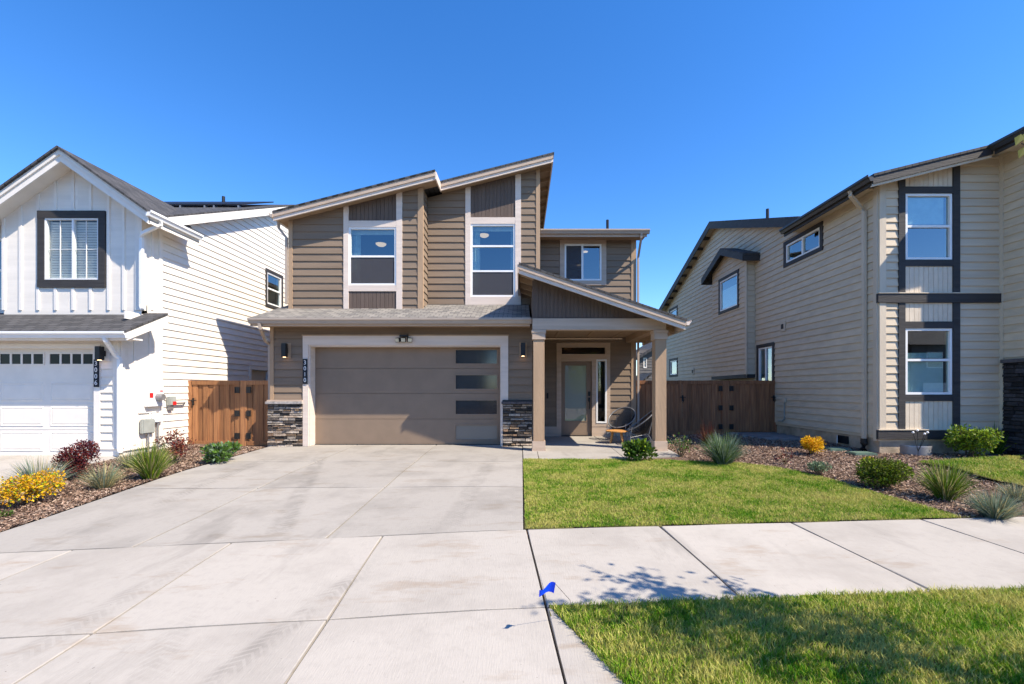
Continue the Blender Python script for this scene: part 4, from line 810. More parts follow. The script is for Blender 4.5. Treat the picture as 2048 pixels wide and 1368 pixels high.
# meters on the white side wall
def srv(name, label, cat, Y, z): return thing(name, label, cat, (XW+.05, Y, z))
mY = 8.4*900/(1043-303); t = srv('electric_meter', 'white electric meter panel with round glass meter and red label on white wall', 'meter', mY, .9)
FM = faceR(XW); m0, m1, mz0, mz1 = mY-.24, mY+.20, pz(813, mY), pz(779, mY)
MB().fb(FM, m0-.12, m1+.1, mz0-.14, mz1+.14, .0, .03).build('back_board', WP, t); MB().fb(FM, m0, m1, mz0, mz1, .03, .13).build('meter_panel', 'vinyl', t, bevel=.01)
MB().tube([(XW+.13, mY+.02, (mz0+mz1)/2+.02), (XW+.20, mY+.02, (mz0+mz1)/2+.02), (XW+.26, mY+.02, (mz0+mz1)/2+.02)], [.085, .085, .07], 20).build('meter_glass', 'grey_metal', t)
MB().fb(FM, m0+.03, m0+.13, mz0+.2, mz0+.31, .131, .134).build('warning_label', 'red_label', t); MB().fb(FM, m1-.12, m1-.04, mz1-.05, mz1-.02, .131, .134).build('warning_label', 'red_label', t)
mY2 = 8.4*900/(1043-336); t = srv('disconnect_box', 'small grey disconnect box with red label and conduit on the white siding', 'utility box', mY2, .9)
MB().fb(FM, mY2-.1, mY2+.1, pz(811, mY2), pz(793, mY2), .03, .13).build('box_body', 'grey_plastic', t, bevel=.012); MB().fb(FM, mY2-.07, mY2+.04, pz(819, mY2), pz(811, mY2), .03, .1).build('box_base', 'grey_metal', t)
MB().fb(FM, mY2-.02, mY2+.09, pz(810, mY2), pz(803, mY2), .131, .134).build('warning_label', 'red_label', t)
MB().tube([(XW+.08, mY2+.1, pz(807, mY2)), (XW+.08, mY2+.42, pz(807, mY2)), (XW+.02, mY2+.5, pz(806, mY2))], .022, 8).build('conduit', 'grey_metal', t)
for (u, v0, v1, wd, lab) in ((289, 867, 838, .17, 'larger grey plastic cable box with wires low on the white wall'), (308, 845, 826, .12, 'smaller pale cable box with conduit low on the white wall')):
    y = 8.4*900/(1043-u); t = srv('cable_box', lab, 'utility box', y, pz(v1, y))
    MB().fb(FM, y-wd, y+wd, pz(v0, y), pz(v1, y), .02, .11).build('box_body', 'grey_plastic' if wd > .15 else 'vinyl', t, bevel=.02)
    MB().tube([(XW+.07, y+.02, pz(v0, y)+.02), (XW+.07, y+.02, .0)], .018, 8).build('conduit', 'grey_metal', t)
# ================================================================== the beige house on the right
R = thing('beige_house', 'tall beige house with charcoal trims and long side wall at the right edge', 'house', (9.5, 13, 0))
XS1 = 7.616; YF = 9.6; XS3 = px(2000, YF); YW = 8.74
B1, B2, CT, PP = 'beige_siding', 'beige_trim', 'charcoal_trim', 'pale_panel'
ez0, rs = 5.81, .247; frz = lambda X: ez0+rs*(X-7.2)
FR = front(YF); fz = pz(878, YF)
wA = (px(1809, YF), px(1902.5, YF), pz(520, YF), pz(388, YF)); wB = (px(1809, YF), px(1902.5, YF), pz(789, YF), pz(657, YF))
w4 = wall(R, FR, XS1, XS3+.1, fz-.05, frz(XS1)-.16, frz(XS3+.1)-.16, B1, [wA, wB])
MB().box(XS1+.03, XS3+.3, YF+.01, YF+.14, -.2, fz-.05).build('foundation', 'foundation', R)
a0, a1, b0, b1 = px(1795, YF), px(1808, YF), px(1903.5, YF), px(1917, YF); bandT, bandB = pz(588, YF), pz(606, YF); baseT = pz(858, YF)
t_ = lambda s: frz(s)-.17
for z0, zt in ((baseT, None), (bandT, 1)):
    zb_ = (lambda s: bandB) if zt is None else t_
    for a, b in ((px(1770, YF), a0), (b1, XS3-.02)): siding(w4, FR, a, b, z0, zb_(a), zb_(b), B1, .17)
    for a, b in ((a0, a1), (b0, b1)): board(w4, FR, a, b, 0, 0, CT, .04, poly=[(a, z0), (b, z0), (b, zb_(b)), (a, zb_(a))])
    wi = wB if zt is None else wA
    board(w4, FR, a1, b0, wi[3], wi[3]+.145, CT, .037); board(w4, FR, a1, b0, wi[2]-.14, wi[2], CT, .037)
    vplanks(w4, FR, a1, b0, z0, wi[2]-.14, wi[2]-.14, PP, .098); vplanks(w4, FR, a1, b0, wi[3]+.145, zb_(a1), zb_(b0), PP, .098)
    for a, b in ((XS1, px(1770, YF)),): board(w4, FR, a, b, 0, 0, B2, .034, name='corner_board', poly=[(a, z0), (b, z0), (b, zb_(b)), (a, zb_(a))])
board(w4, FR, XS1-.05, XS3-.0, bandB, bandT, CT, .06, name='band_board'); board(w4, FR, XS1-.05, XS3, bandT, bandT+.02, B2, .075, name='flashing')
board(w4, FR, XS1-.05, XS3, fz, baseT-.02, CT, .06, name='band_board'); board(w4, FR, XS1-.05, XS3, baseT-.02, baseT, B2, .075, name='flashing')
wnA = window(R, FR, *wA, hs=[pz(453, YF)], screens=(), depth=2.4, ceil=.1); wnB = window(R, FR, *wB, hs=[pz(720, YF)], screens=(), depth=2.4)
MB().fb(FR, wA[0]+.06, wA[1]-.1, pz(446, YF), wA[3]-.02, -.09, -.07).build('roller_blind', 'curtain', wnA)
MB().fb(FR, wB[0]+.05, wB[1]-.12, pz(716, YF), pz(705, YF), -.10, -.08).build('roller_blind', 'curtain', wnB); MB().fb(FR, wB[0]+.06, wB[1]-.1, wB[2]+.05, pz(723, YF), -.10, -.08).build('roller_blind', 'blind', wnB)
# wing at the right edge, standing forward
FWg = faceL(XS3); ww = MB().fp(FWg, [(YW, fz-.05), (YF+.2, fz-.05), (YF+.2, frz(XS3)-.15), (YW, frz(XS3)-.15)], -.15, 0).build('wall', B1, R)
siding(ww, FWg, YW+.1, YF-.09, pz(716, YF), frz(XS3)-.16, frz(XS3)-.16, B1, .17, butt=0)
board(ww, FWg, YW, YW+.1, pz(716, YF), frz(XS3)-.16, B2, .034, name='corner_board'); board(ww, FWg, YF-.09, YF-.005, fz, frz(XS3)-.16, B2, .034, name='corner_board')
w5 = MB().fb(front(YW), XS3+.15, 14, fz-.05, frz(XS3)-.1, -.15, 0).build('wall', B1, R); siding(w5, front(YW), XS3+.1, 14, pz(716, YF), 6.2, 6.2, B1, .17)
sw_ = MB().fb(FWg, YW-.05, YF-.095, -.05, pz(722, YF), .001, .02).build('stone_wainscot', 'slate0', R)
stones(sw_, FWg, YW-.05, YF-.097, -.05, pz(727, YF), ['slate0', 'slate1', 'slate2', 'slate3', 'slate1'], .02, .06, .11, .12, .4)
MB().fb(FWg, YW-.08, YF-.097, pz(727, YF), pz(720, YF), .0, .11).build('stone_cap', 'dark_cap', sw_, bevel=.006)
# long side wall
FL = faceL(XS1); z8 = pz(874, 10.5)
sideW = [(11.33+.12, 13.06-.14, 5.02, 5.54), (13.62, 14.42, 1.5, 2.72), (22.0, 23.0, 4.85, 5.4), (22.0, 23.0, 2.15, 2.85)]
tr_ = [(11.33, 13.06, 4.91, 5.65), (13.52, 14.52, 1.4, 2.83), (21.9, 23.1, 4.75, 5.5), (21.9, 23.1, 2.05, 2.95)]
rgY, rgZ = 17.5, 7.94; mz = lambda Y: rgZ-.35*abs(Y-rgY)
w6 = wall(R, FL, YF+.151, 12.3, .35, 5.72, 5.72, B1, [sideW[0][:1]+(12.3,)+sideW[0][2:]])
w7 = wall(R, FL, 12.3, rgY, .35, mz(12.3)-.16, mz(rgY)-.16, B1, [(12.3,)+sideW[0][1:], sideW[1]])
w8 = wall(R, FL, rgY, 23.9, .35, mz(rgY)-.16, mz(23.9)-.16, B1, sideW[2:])
bayY0, bayY1, bayX, bayZ = 14.65, 17.3, 7.34, 1.78
siding(w6, FL, YF+.1, 12.3, .42, 5.75, 5.75, B1, .17, [tr_[0]], butt=2.6); siding(w7, FL, 12.3, rgY, .42, mz(12.3)-.16, mz(rgY)-.16, B1, .17, [tr_[0], tr_[1], (bayY0, bayY1, bayZ, 5.9)], butt=3.2)
siding(w8, FL, rgY, 23.8, .42, mz(rgY)-.16, mz(23.8)-.16, B1, .17, tr_[2:], butt=0)
board(w6, FL, YF-.0, YF+.1, .3, 5.72, B2, .036, name='corner_board'); board(w8, FL, 23.8, 23.9, .3, 5.6, B2, .036, name='corner_board')
MB().box(XS1+.03, XS1+.2, YF+.14, 24, -.2, .42).build('foundation', 'foundation', R)
for k, wi in enumerate(sideW):
    wv = window(R, FL, *wi, vs=[(wi[0]+wi[1])/2] if k in (0, 1) else (), depth=1.5, ceil=.05, floor=.05); trims(wv, FL, *wi, .11, CT)
FY = faceL(bayX); bzt = 5.75
wy = (15.25, 16.6, pz(610, 15.25), pz(545, 15.25))
bay = wall(R, FY, bayY0, bayY1, bayZ, 5.8, 5.8, B1, [wy], th=.06, name='bay_wall'); MB().box(bayX+.03, XS1, bayY0, bayY0+.05, bayZ, 5.8).box(bayX+.03, XS1, bayY1-.05, bayY1, bayZ, 5.8).box(bayX+.03, XS1, bayY0+.05, bayY1-.05, bayZ+.01, bayZ+.06).build('bay_side', B1, bay)
siding(bay, FY, bayY0+.09, (bayY0+bayY1)/2, bayZ+.12, 5.75, 6.25, B1, .17, [(wy[0]-.1, 16.4, wy[2]-.1, wy[3]+.1)], butt=0); siding(bay, FY, (bayY0+bayY1)/2, bayY1-.05, bayZ+.12, 6.25, 5.75, B1, .17, [(15.1, wy[1]+.1, wy[2]-.1, wy[3]+.1)], butt=0)
siding(bay, front(bayY0), bayX+.02, XS1-.03, bayZ+.12, 5.7, 5.7, B1, .17, butt=0)
board(bay, FY, bayY0-.03, bayY0+.09, bayZ, 5.75, B2, .034, name='corner_board'); board(bay, FY, bayY0-.01, bayY1, bayZ, bayZ+.12, CT, .04, name='band_board'); board(bay, front(bayY0), bayX-.03, XS1, bayZ, bayZ+.12, CT, .03, name='band_board')
wv = window(R, FY, *wy, depth=.2, ceil=.0, floor=.0); trims(wv, FY, *wy, .1, CT); MB().fb(FY, wy[0]+.05, wy[1]-.05, wy[2]+.05, wy[2]+.75, -.04, -.03).build('roller_blind', 'blind', wv)
bY = (bayY0+bayY1)/2; byz = lambda Y: 6.42-.4*abs(Y-bY); brr = MB(); xo = 7.05
for a, b in ((14.32, bY), (bY, 17.65)): brr.loft([(xo, a, byz(a)), (XS1, a, byz(a)), (XS1, b, byz(b)), (xo, b, byz(b))], [(xo, a, byz(a)-.05), (XS1, a, byz(a)-.05), (XS1, b, byz(b)-.05), (xo, b, byz(b)-.05)])
brr = brr.build('bay_roof', 'shingle_dark', R)
for a, b in ((14.32, bY), (bY, 17.65)): MB().loft([(xo, a, byz(a)-.05), (xo, b, byz(b)-.05), (xo, b, byz(b)-.25), (xo, a, byz(a)-.25)], [(xo+.03, a, byz(a)-.05), (xo+.03, b, byz(b)-.05), (xo+.03, b, byz(b)-.25), (xo+.03, a, byz(a)-.25)]).build('fascia', CT, brr)
MB().fp(FY, [(bayY0, 5.8), (bayY1, 5.8), (bayY1, byz(bayY1)-.06), (bY, byz(bY)-.06), (bayY0, byz(bayY0)-.06)], -.2, 0).build('bay_gable', B1, bay)
MB().box(xo, XS1, 14.33, 14.36, byz(14.32)-.25, byz(14.32)-.05).box(xo, XS1, 17.6, 17.63, byz(17.65)-.25, byz(17.65)-.05).build('fascia', CT, brr)
# roofs of the beige house
fr_ = MB().loft([(7.2, 9.19, frz(7.2)), (14, 9.19, frz(14)), (14, 14.5, frz(14)), (7.2, 12.37, frz(7.2))], [(7.2, 9.19, frz(7.2)-.05), (14, 9.19, frz(14)-.05), (14, 14.5, frz(14)-.05), (7.2, 12.37, frz(7.2)-.05)]).loft([(9.67, 8.3, frz(9.67)), (14, 8.3, frz(14)), (14, 9.19, frz(14)), (9.67, 9.19, frz(9.67))], [(9.67, 8.3, frz(9.67)-.05), (14, 8.3, frz(14)-.05), (14, 9.19, frz(14)-.05), (9.67, 9.19, frz(9.67)-.05)]).build('front_roof', 'shingle_side', R)
rake(fr_, 7.2, 9.66, frz, 9.21, CT, B2, .05, .2, .25)
gutter(fr_, (7.2, 9.2, frz(7.2)-.02), (7.2, 12.37, frz(7.2)-.02), (-1, 0, 0), 'gutter_dark', .13, .12); gutter(fr_, (9.67, 8.3, frz(9.67)-.02), (9.67, 9.2, frz(9.67)-.02), (-1, 0, 0), 'gutter_dark', .13, .12)
MB().box(7.2, 7.23, 9.25, 12.35, frz(7.2)-.22, frz(7.2)-.05).build('fascia', CT, fr_); MB().box(9.67, 9.7, 8.35, 9.2, frz(9.67)-.22, frz(9.67)-.05).build('fascia', CT, fr_)
MB().loft([(7.23, 9.28, frz(7.23)-.12), (XS3+.1, 9.28, frz(XS3+.1)-.12), (XS3+.1, YF+.1, frz(XS3+.1)-.12), (7.23, YF+.1, frz(7.23)-.12)], [(7.23, 9.28, frz(7.23)-.14), (XS3+.1, 9.28, frz(XS3+.1)-.14), (XS3+.1, YF+.1, frz(XS3+.1)-.14), (7.23, YF+.1, frz(7.23)-.14)]).build('soffit', B2, fr_)
MB().box(7.23, XS1+.1, YF+.1, 12.35, ez0-.10, ez0-.08).build('soffit', B2, fr_); MB().box(9.7, XS3+.1, 8.35, 9.27, frz(9.67)-.12, frz(9.67)-.10).build('soffit', B2, fr_)
downspout(fr_, [(7.12, 9.75, ez0-.12), (7.12, 9.75, ez0-.2), (XS1-.1, YF+.35, ez0-.42), (XS1-.08, YF+.3, ez0-.5), (XS1-.08, YF+.3, .3)], 'beige_trim', .048)
MB().tube([(XS1-.08, YF+.3, .32), (XS1-.08, YF+.3, .2), (XS1-.14, YF+.25, .08)], [.06, .07, .075], 8).build('downspout_boot', 'black_metal', fr_)
mr2 = MB(); xo = 7.3
for a, b in ((11.9, rgY), (rgY, 24.0)): mr2.loft([(xo, a, mz(a)), (15, a, mz(a)), (15, b, mz(b)), (xo, b, mz(b))], [(xo, a, mz(a)-.05), (15, a, mz(a)-.05), (15, b, mz(b)-.05), (xo, b, mz(b)-.05)])
mr2 = mr2.build('main_roof', 'shingle_dark', R)
for a, b in ((11.9, rgY), (rgY, 24.0)):
    MB().loft([(xo, a, mz(a)-.04), (xo, b, mz(b)-.04), (xo, b, mz(b)-.28), (xo, a, mz(a)-.28)], [(xo+.03, a, mz(a)-.04), (xo+.03, b, mz(b)-.04), (xo+.03, b, mz(b)-.28), (xo+.03, a, mz(a)-.28)]).build('fascia', CT, mr2)
    MB().loft([(xo+.03, a, mz(a)-.10), (XS1+.1, a, mz(a)-.10), (XS1+.1, b, mz(b)-.10), (xo+.03, b, mz(b)-.10)], [(xo+.03, a, mz(a)-.12), (XS1+.1, a, mz(a)-.12), (XS1+.1, b, mz(b)-.12), (xo+.03, b, mz(b)-.12)]).build('soffit', B2, mr2)
for k in range(9): y = 18.2+k*.62; MB().box(xo+.03, XS1, y, y+.05, mz(y)-.24, mz(y)-.13).build('rafter_tail', CT, mr2)
MB().box(14.85, 15, YW+.2, 23.9, -.1, 5.7).box(XS1, 15, 23.75, 23.9, -.1, 5.5).build('back_wall', B1, R)
tag(MB().tube([(px(1535, 15), 15, mz(15)-.1), (px(1535, 15), 15, pz(418, 15))], .05, 10).build('vent_pipe', 'black_metal', None), 'black vent pipe on the beige house roof', 'vent pipe')
for (Y, z, lab) in ((13.06, pz(653, 13.06), 'small square wall vent high on the beige side wall'), (7.616*900/(1387-1043), pz(743, 7.616*900/(1387-1043)), 'small wall vent far back on the beige side wall above the fence')):
    t = thing('wall_vent', lab, 'vent', (XS1-.03, Y, z-.12)); MB().fb(FL, Y-.13, Y+.13, z-.14, z+.14, .03, .045).build('vent_frame', B2, t); MB().fb(FL, Y-.05, Y+.05, z-.07, z+.07, .045, .06).build('vent_hood', 'charcoal_trim', t)
fy = 7.616*900/(1685-1043); t = thing('foundation_vent', 'open white foundation vent low on the beige house wall', 'vent', (XS1, fy, .12)); zq = pz(879, fy)
MB().fb(FL, fy-.17, fy+.17, zq-.09, zq+.09, -.02, .0).build('vent_opening', 'black_metal', t); MB().loft([FL(fy+.17, zq-.09, .0), FL(fy+.17, zq+.09, .0), FL(fy+.0, zq+.09, .12), FL(fy+.0, zq-.09, .12)], [FL(fy+.18, zq-.09, .0), FL(fy+.18, zq+.09, .0), FL(fy+.01, zq+.09, .13), FL(fy+.01, zq-.09, .13)]).build('vent_cover', 'vinyl', t)
cy = 7.616*900/(1572-1043); t = thing('conduit_box', 'pale conduit with outlet box on the beige wall beside the dark gate', 'utility box', (XS1-.05, cy, .4)); MB().fb(FL, cy-.07, cy+.07, pz(805, cy), pz(796, cy), .025, .09).build('box_body', 'beige_trim', t, bevel=.008)
MB().tube([(XS1-.05, cy, pz(805, cy)), (XS1-.05, cy, pz(838, cy)), (XS1-.05, cy+.12, pz(843, cy)), (XS1-.05, cy+.3, pz(843, cy))], .016, 8).build('conduit', 'grey_plastic', t)
# ================================================================== grey house far behind the fence
K = thing('grey_house', 'distant dark grey house seen between porch column and fence top', 'house', (8, 33, 0)); FK = front(32)
wk = wall(K, FK, px(1276, 32), px(1276, 32)+7, -.1, 4.3, 4.3, 'grey_siding', [(px(1288, 32), px(1292, 32), pz(735, 32), pz(717, 32))])
siding(wk, FK, px(1276, 32), px(1276, 32)+3.2, 1.6, 4.2, 4.2, 'grey_siding', .2, [(px(1286.5, 32), px(1293.5, 32), pz(738, 32), pz(714, 32))], butt=0)
kw = window(K, FK, px(1288, 32), px(1292, 32), pz(735, 32), pz(717, 32), fw=.03, depth=.8); trims(kw, FK, px(1288, 32), px(1292, 32), pz(735, 32), pz(717, 32), .05, WP)
x0 = px(1272, 32); slabroof(K, [(x0, 31.6, 3.7), (x0+4, 31.6, 6.3), (x0+4, 39, 6.3), (x0, 39, 3.7)], .2, 'shingle_side'); MB().fp(front(32.02), [(x0+.2, 3.6), (x0+7, 3.6), (x0+7, 5.9), (x0+3.4, 5.9)], -.1, 0).build('gable_wall', 'grey_siding', K)
slabroof(K, [(px(1272, 29), 28.6, 1.7), (px(1300, 29), 28.6, 2.5), (px(1300, 29), 32, 2.5), (px(1272, 29), 32, 1.7)], .15, 'shingle_side', 'lower_roof')
# ================================================================== fences and gates
def leaf(name, label, cat, F, s0, s1, z0, z1, mat, latch=None, hinge=None, group=None, bottom=True, pw=.145):
    c = F((s0+s1)/2, z0, 0); t = thing(name, label, cat, c, group); n = max(1, round((s1-s0)/pw)); pw = (s1-s0)/n
    for i in range(n):
        a, b = s0+i*pw, s0+(i+1)*pw; o = .0 if i % 2 else .018; jt = random.uniform(-.004, .004)
        MB().fb(F, a-(.012 if i % 2 and i > 0 else -.002), b+(.012 if i % 2 and i < n-1 else -.002), z0+.03, z1-.1, o-.016+jt*.3, o+jt*.3).build('picket', mat, t)
    MB().fb(F, s0, s1, z1-.11, z1, -.03, .04).build('top_rail', mat, t, bevel=.004)
    if bottom: MB().fb(F, s0, s1, z0+.02, z0+.13, -.03, .038).build('bottom_rail', mat, t, bevel=.004)
    if latch is not None:
        MB().fb(F, latch-.02, latch+.02, z1-.62, z1-.44, .04, .06).tube([F(latch-.09, z1-.5, .065), F(latch+.09, z1-.5, .065)], .012, 6).tube([F(latch, z1-.5, .06), F(latch+.03, z1-.58, .1), F(latch, z1-.66, .06)], .009, 6).build('latch', 'black_metal', t)
    if hinge is not None:
        for z in (z1-.24, (z0+z1)/2, z0+.26): MB().fb(F, hinge-.055, hinge+.055, z-.075, z+.075, .041, .052).tube([F(hinge-.055 if hinge > (s0+s1)/2 else hinge+.055, z-.08, .055), F(hinge-.055 if hinge > (s0+s1)/2 else hinge+.055, z+.08, .055)], .012, 6).build('hinge', 'black_metal', t)
    return t
def post(F, s, w_, z0, z1, mat, label, group): return tag(MB().fb(F, s-w_/2, s+w_/2, z0, z1, -.06, .03).build('fence_post', mat, None, bevel=.005), label, 'fence post', group)
FYL = 11.35; FF = front(FYL); zt = pz(761, FYL); z0 = -.03; fx = lambda u: px(u, FYL)
leaf('wooden_gate', 'reddish wooden gate with black latch beside the white house', 'gate', FF, fx(386), fx(481), z0, zt, 'fence_wood', latch=fx(389), hinge=fx(477), pw=.13)
leaf('wooden_gate', 'narrow reddish wooden gate next to the stone corner of the brown house', 'gate', FF, fx(495), fx(539)-.01, z0, zt, 'fence_wood', hinge=fx(499), pw=.13)
post(FF, fx(381), .1, z0-.05, zt, 'fence_wood', 'reddish fence post against the white house wall', 'posts of the left fence'); post(FF, fx(488), .165, z0-.05, zt, 'fence_wood', 'reddish fence post between the two left gates', 'posts of the left fence')
FYR = 13.5; F2_ = front(FYR); zt = pz(761, FYR); z0 = .03; fx = lambda u: px(u, FYR)
leaf('wooden_fence', 'dark brown fence panel behind the right porch column', 'fence', F2_, XR+.03, fx(1357), z0, zt, 'fence_dark')
leaf('wooden_gate', 'dark brown wooden gate with latch on its left edge', 'gate', F2_, fx(1364), fx(1443), z0, zt, 'fence_dark', latch=fx(1364), hinge=fx(1440))
leaf('wooden_gate', 'dark brown wooden gate next to the beige house wall', 'gate', F2_, fx(1458), fx(1549), z0, zt, 'fence_dark', latch=fx(1546), hinge=fx(1461))
for u, l in ((1360, 'dark fence post left of the latched gate'), (1450.5, 'dark fence post between the two dark gates'), (1554, 'dark fence post against the beige house')): post(F2_, fx(u), .2 if u == 1450.5 else .1, z0-.05, zt+.005, 'fence_dark', l, 'posts of the right fence')
# paved strip in front of the right gate
pth = root('paver_path')
pp = np.array(pathpoly)
for i in range(24):
    for j in range(14):
        x0, y0 = 5.6+i*.205+(.1 if j % 2 else 0), 10.6+j*.2
        if x0+.2 < 7.58 and inpoly(np.array(x0+.1), np.array(y0+.1), [(6.05, 13.4), (7.7, 13.4), (7.7, 11.35), (7.0, 11.35), (6.35, 11.7)]): MB().box(x0+.004, x0+.2, y0+.004, y0+.195, gz(x0, y0)-.05, gz(x0, y0)+.03).build('paver', 'paver', pth)
def lid(u, v, wx, wy, label):
    X, Y, z = ground(u, v); t = thing('valve_box_lid', label, 'valve box', (X, Y, z)); MB().box(X-wx/2-.03, X+wx/2+.03, Y-wy/2-.03, Y+wy/2+.03, z-.05, z+.03).build('box_rim', 'valve_green', t, bevel=.006); MB().box(X-wx/2, X+wx/2, Y-wy/2, Y+wy/2, z+.03, z+.042).build('lid', 'valve_green', t, bevel=.004)
lid(1672, 899, .42, .28, 'green valve box lid farther from the sidewalk by the beige wall'); lid(1722, 908, .4, .25, 'green valve box lid nearer the sidewalk below the black downspout')
# corrugated window well and garden lights by the beige house
X0, X1 = px(1811, 9.4), px(1866, 9.4); mb = MB(); prof = []
n = 24
for k in range(7):
    for i in range(n+1):
        a = math.pi*i/n; r = 1+(.03 if k % 2 else 0); mb.v.append(((X0+X1)/2-math.cos(a)*(X1-X0)/2*r, 9.54-math.sin(a)*.3*r, .02+k*.035))
for k in range(6):
    for i in range(n): q = k*(n+1)+i; mb.f.append((q, q+1, q+n+2, q+n+1)); mb.m.append(0)
o = mb.build('window_well', 'grey_metal', None, smooth=True, fix=False); tag(o, 'grey corrugated metal window well at the foot of the beige house', 'window well')
t = thing('garden_light', 'thin garden light stake with small pale globes before the window well', 'garden light', (px(1845, 9.0), 9.0, gz(8, 9)))
for (u, v) in ((1826, 865), (1835, 861), (1849, 868), (1855, 865)):
    X, Z = px(u, 9.0), pz(v, 9.0); MB().tube([(px(1836, 9), 9.0, gz(8, 9)), (px(1836, 9), 9.0, gz(8, 9)+.12), (X, 9.0, Z)], .005, 5).build('stem', 'black_metal', t); MB().lathe((X, 9.0, Z-.02), [(.004, 0), (.018, .008), (.024, .022), (.016, .038), (.003, .045)], 10).build('globe', 'vinyl', t, smooth=True)
# ================================================================== porch furniture
def lounge_chair(cx, cy, face, label):
    """string lounge chair: tilted oval rim, cords running to a low hub, four splayed legs"""
    z0 = gz(cx, cy)+.014; t = thing('string_chair', label, 'chair', (cx, cy, z0), 'black string chairs on the porch')
    fx_, fy_ = math.cos(face), math.sin(face)
    def L(f, s, z): return Vector((cx+fx_*f-fy_*s, cy+fy_*f+fx_*s, z0+z))
    rim = []
    for k in range(40):
        a = 2*math.pi*k/40; c, s_ = math.cos(a), math.sin(a); f = .32*c-.02; rim.append(L(f, .37*s_*(1-.08*c), .60-.26*c+.03*c*c))
    MB().tube(rim+rim[:1], .015, 8).build('rim', 'chair_metal', t, smooth=True)
    hub = [L(.10*math.cos(2*math.pi*k/20)+.0, .12*math.sin(2*math.pi*k/20), .27) for k in range(20)]
    MB().tube(hub+hub[:1], .008, 6).build('hub_ring', 'chair_metal', t)
    mb = MB()
    for k in range(80):
        a = 2*math.pi*k/80; c, s_ = math.cos(a), math.sin(a); p = L(.32*c-.02, .37*s_*(1-.08*c), .60-.26*c+.03*c*c); q = L(.10*c, .12*s_, .27); m_ = (p+q)/2-Vector((0, 0, .05)); mb.tube([p, m_, q], .0056, 4)
    mb.build('cords', 'chair_cord', t)
    for f, s in ((.2, .27), (.2, -.27)): MB().tube([L(f+.06, s*.95, .46), L(f+.13, s*1.12, 0)], .0095, 6).build('leg', 'chair_metal', t)
    for s in (.24, -.24): MB().tube([L(-.26, s*.95, .72), L(-.14, s, .26), L(-.28, s*1.1, 0)], .0095, 6).build('leg', 'chair_metal', t)
    MB().tube([L(.3, .28, .2), L(0, .16, .25), L(-.17, .245, .22)], .008, 6).tube([L(.3, -.28, .2), L(0, -.16, .25), L(-.17, -.245, .22)], .008, 6).tube([L(-.15, .24, .25), L(-.15, -.24, .25)], .008, 6).build('stretcher', 'chair_metal', t)
lounge_chair(2.70, 12.22, math.radians(232), 'black string lounge chair standing behind the wooden table on the porch')
lounge_chair(3.02, 11.32, math.radians(172), 'black string lounge chair half hidden by the right porch column')
tx, ty = 2.47, 11.66; z0 = gz(tx, ty)+.014; t = thing('side_table', 'small round wooden table with splayed legs on the porch', 'table', (tx, ty, z0))
MB().lathe((tx, ty, z0+.29), [(.26, 0), (.285, .008), (.285, .03), (.275, .036)], 36).build('table_top', 'table_wood', t)
for k in range(4):
    a = k*math.pi/2+.5; c, s_ = math.cos(a), math.sin(a); MB().tube([(tx+c*.15, ty+s_*.15, z0+.29), (tx+c*.22, ty+s_*.22, z0)], [.03, .021], 8).build('leg', 'table_wood', t)
# ================================================================== utility flag
Xf, Yf, Zf = .198, 2.98, .04; bxx, by = .38, 3.36; zg = gz(bxx, by)
t = thing('marker_flag', 'small blue utility marker flag leaning over the sidewalk corner', 'flag', (bxx, by, zg))
top = Vector((Xf+.03, Yf+.02, Zf+.05)); MB().tube([(bxx, by, zg-.02), (Xf+.14, Yf+.16, Zf-.12), tuple(top)], .0016, 5).build('wire_stem', 'black_metal', t)
mb = MB(); n = 8
for i in range(n+1):
    f = i/n; o = .012*math.sin(f*5); mb.v += [(top.x-f*.11, top.y+o-.01*f, top.z+.01-.035*f+.012*math.sin(f*6)), (top.x-.012-f*.10, top.y+o+.004, top.z-.062-.012*f+.01*math.sin(f*4))]
mb.f = [(2*i, 2*i+2, 2*i+3, 2*i+1) for i in range(n)]; mb.m = [0]*n; mb.build('flag_cloth', 'blue_flag', t, fix=False)
# ================================================================== plants
def tuft(name, u, v, hpx, wpx, n, mats, label, cat='ornamental grass', stiff=.5, bw=.006, group=None, at=None):
    X, Y, z = at or ground(u, v); hgt = 1.12*hpx*Y/FPX; rad = 1.05*wpx*Y/FPX/2
    V = []; Fc = []; Mi = []
    for i in range(n):
        a = random.uniform(0, 6.283); q = random.random()**.6; br = rad*.22*math.sqrt(random.random()); lean = rad*q*random.uniform(.75, 1.12); h = hgt*random.uniform(.6, 1.08)*math.sqrt(max(.12, 1-.72*q*q))
        ca, sa = math.cos(a), math.sin(a); b = random.uniform(0, 6.283); wx, wy = math.cos(b)*bw, math.sin(b)*bw; base = len(V)
        for k, t_ in enumerate((0, .4, .75, 1)):
            r = br+lean*(t_**(1.2+stiff)); zz = h*(t_ if t_ < .99 else 1-.12*q*(1-stiff)); ww = (1, .9, .6, 0)[k]
            x, y = X+ca*r, Y+sa*r
            if k < 3: V += [(x-wx*ww, y-wy*ww, z-.02+zz), (x+wx*ww, y+wy*ww, z-.02+zz)]
            else: V.append((x, y, z-.02+zz))
        Fc += [(base, base+1, base+3, base+2), (base+2, base+3, base+5, base+4), (base+4, base+5, base+6)]; Mi += [random.randrange(len(mats))]*3
    mb = MB(); mb.v, mb.f, mb.m = V, Fc, Mi; o = mb.build(name, mats, None, org=(X, Y, z), fix=False); return tag(o, label, cat, group)
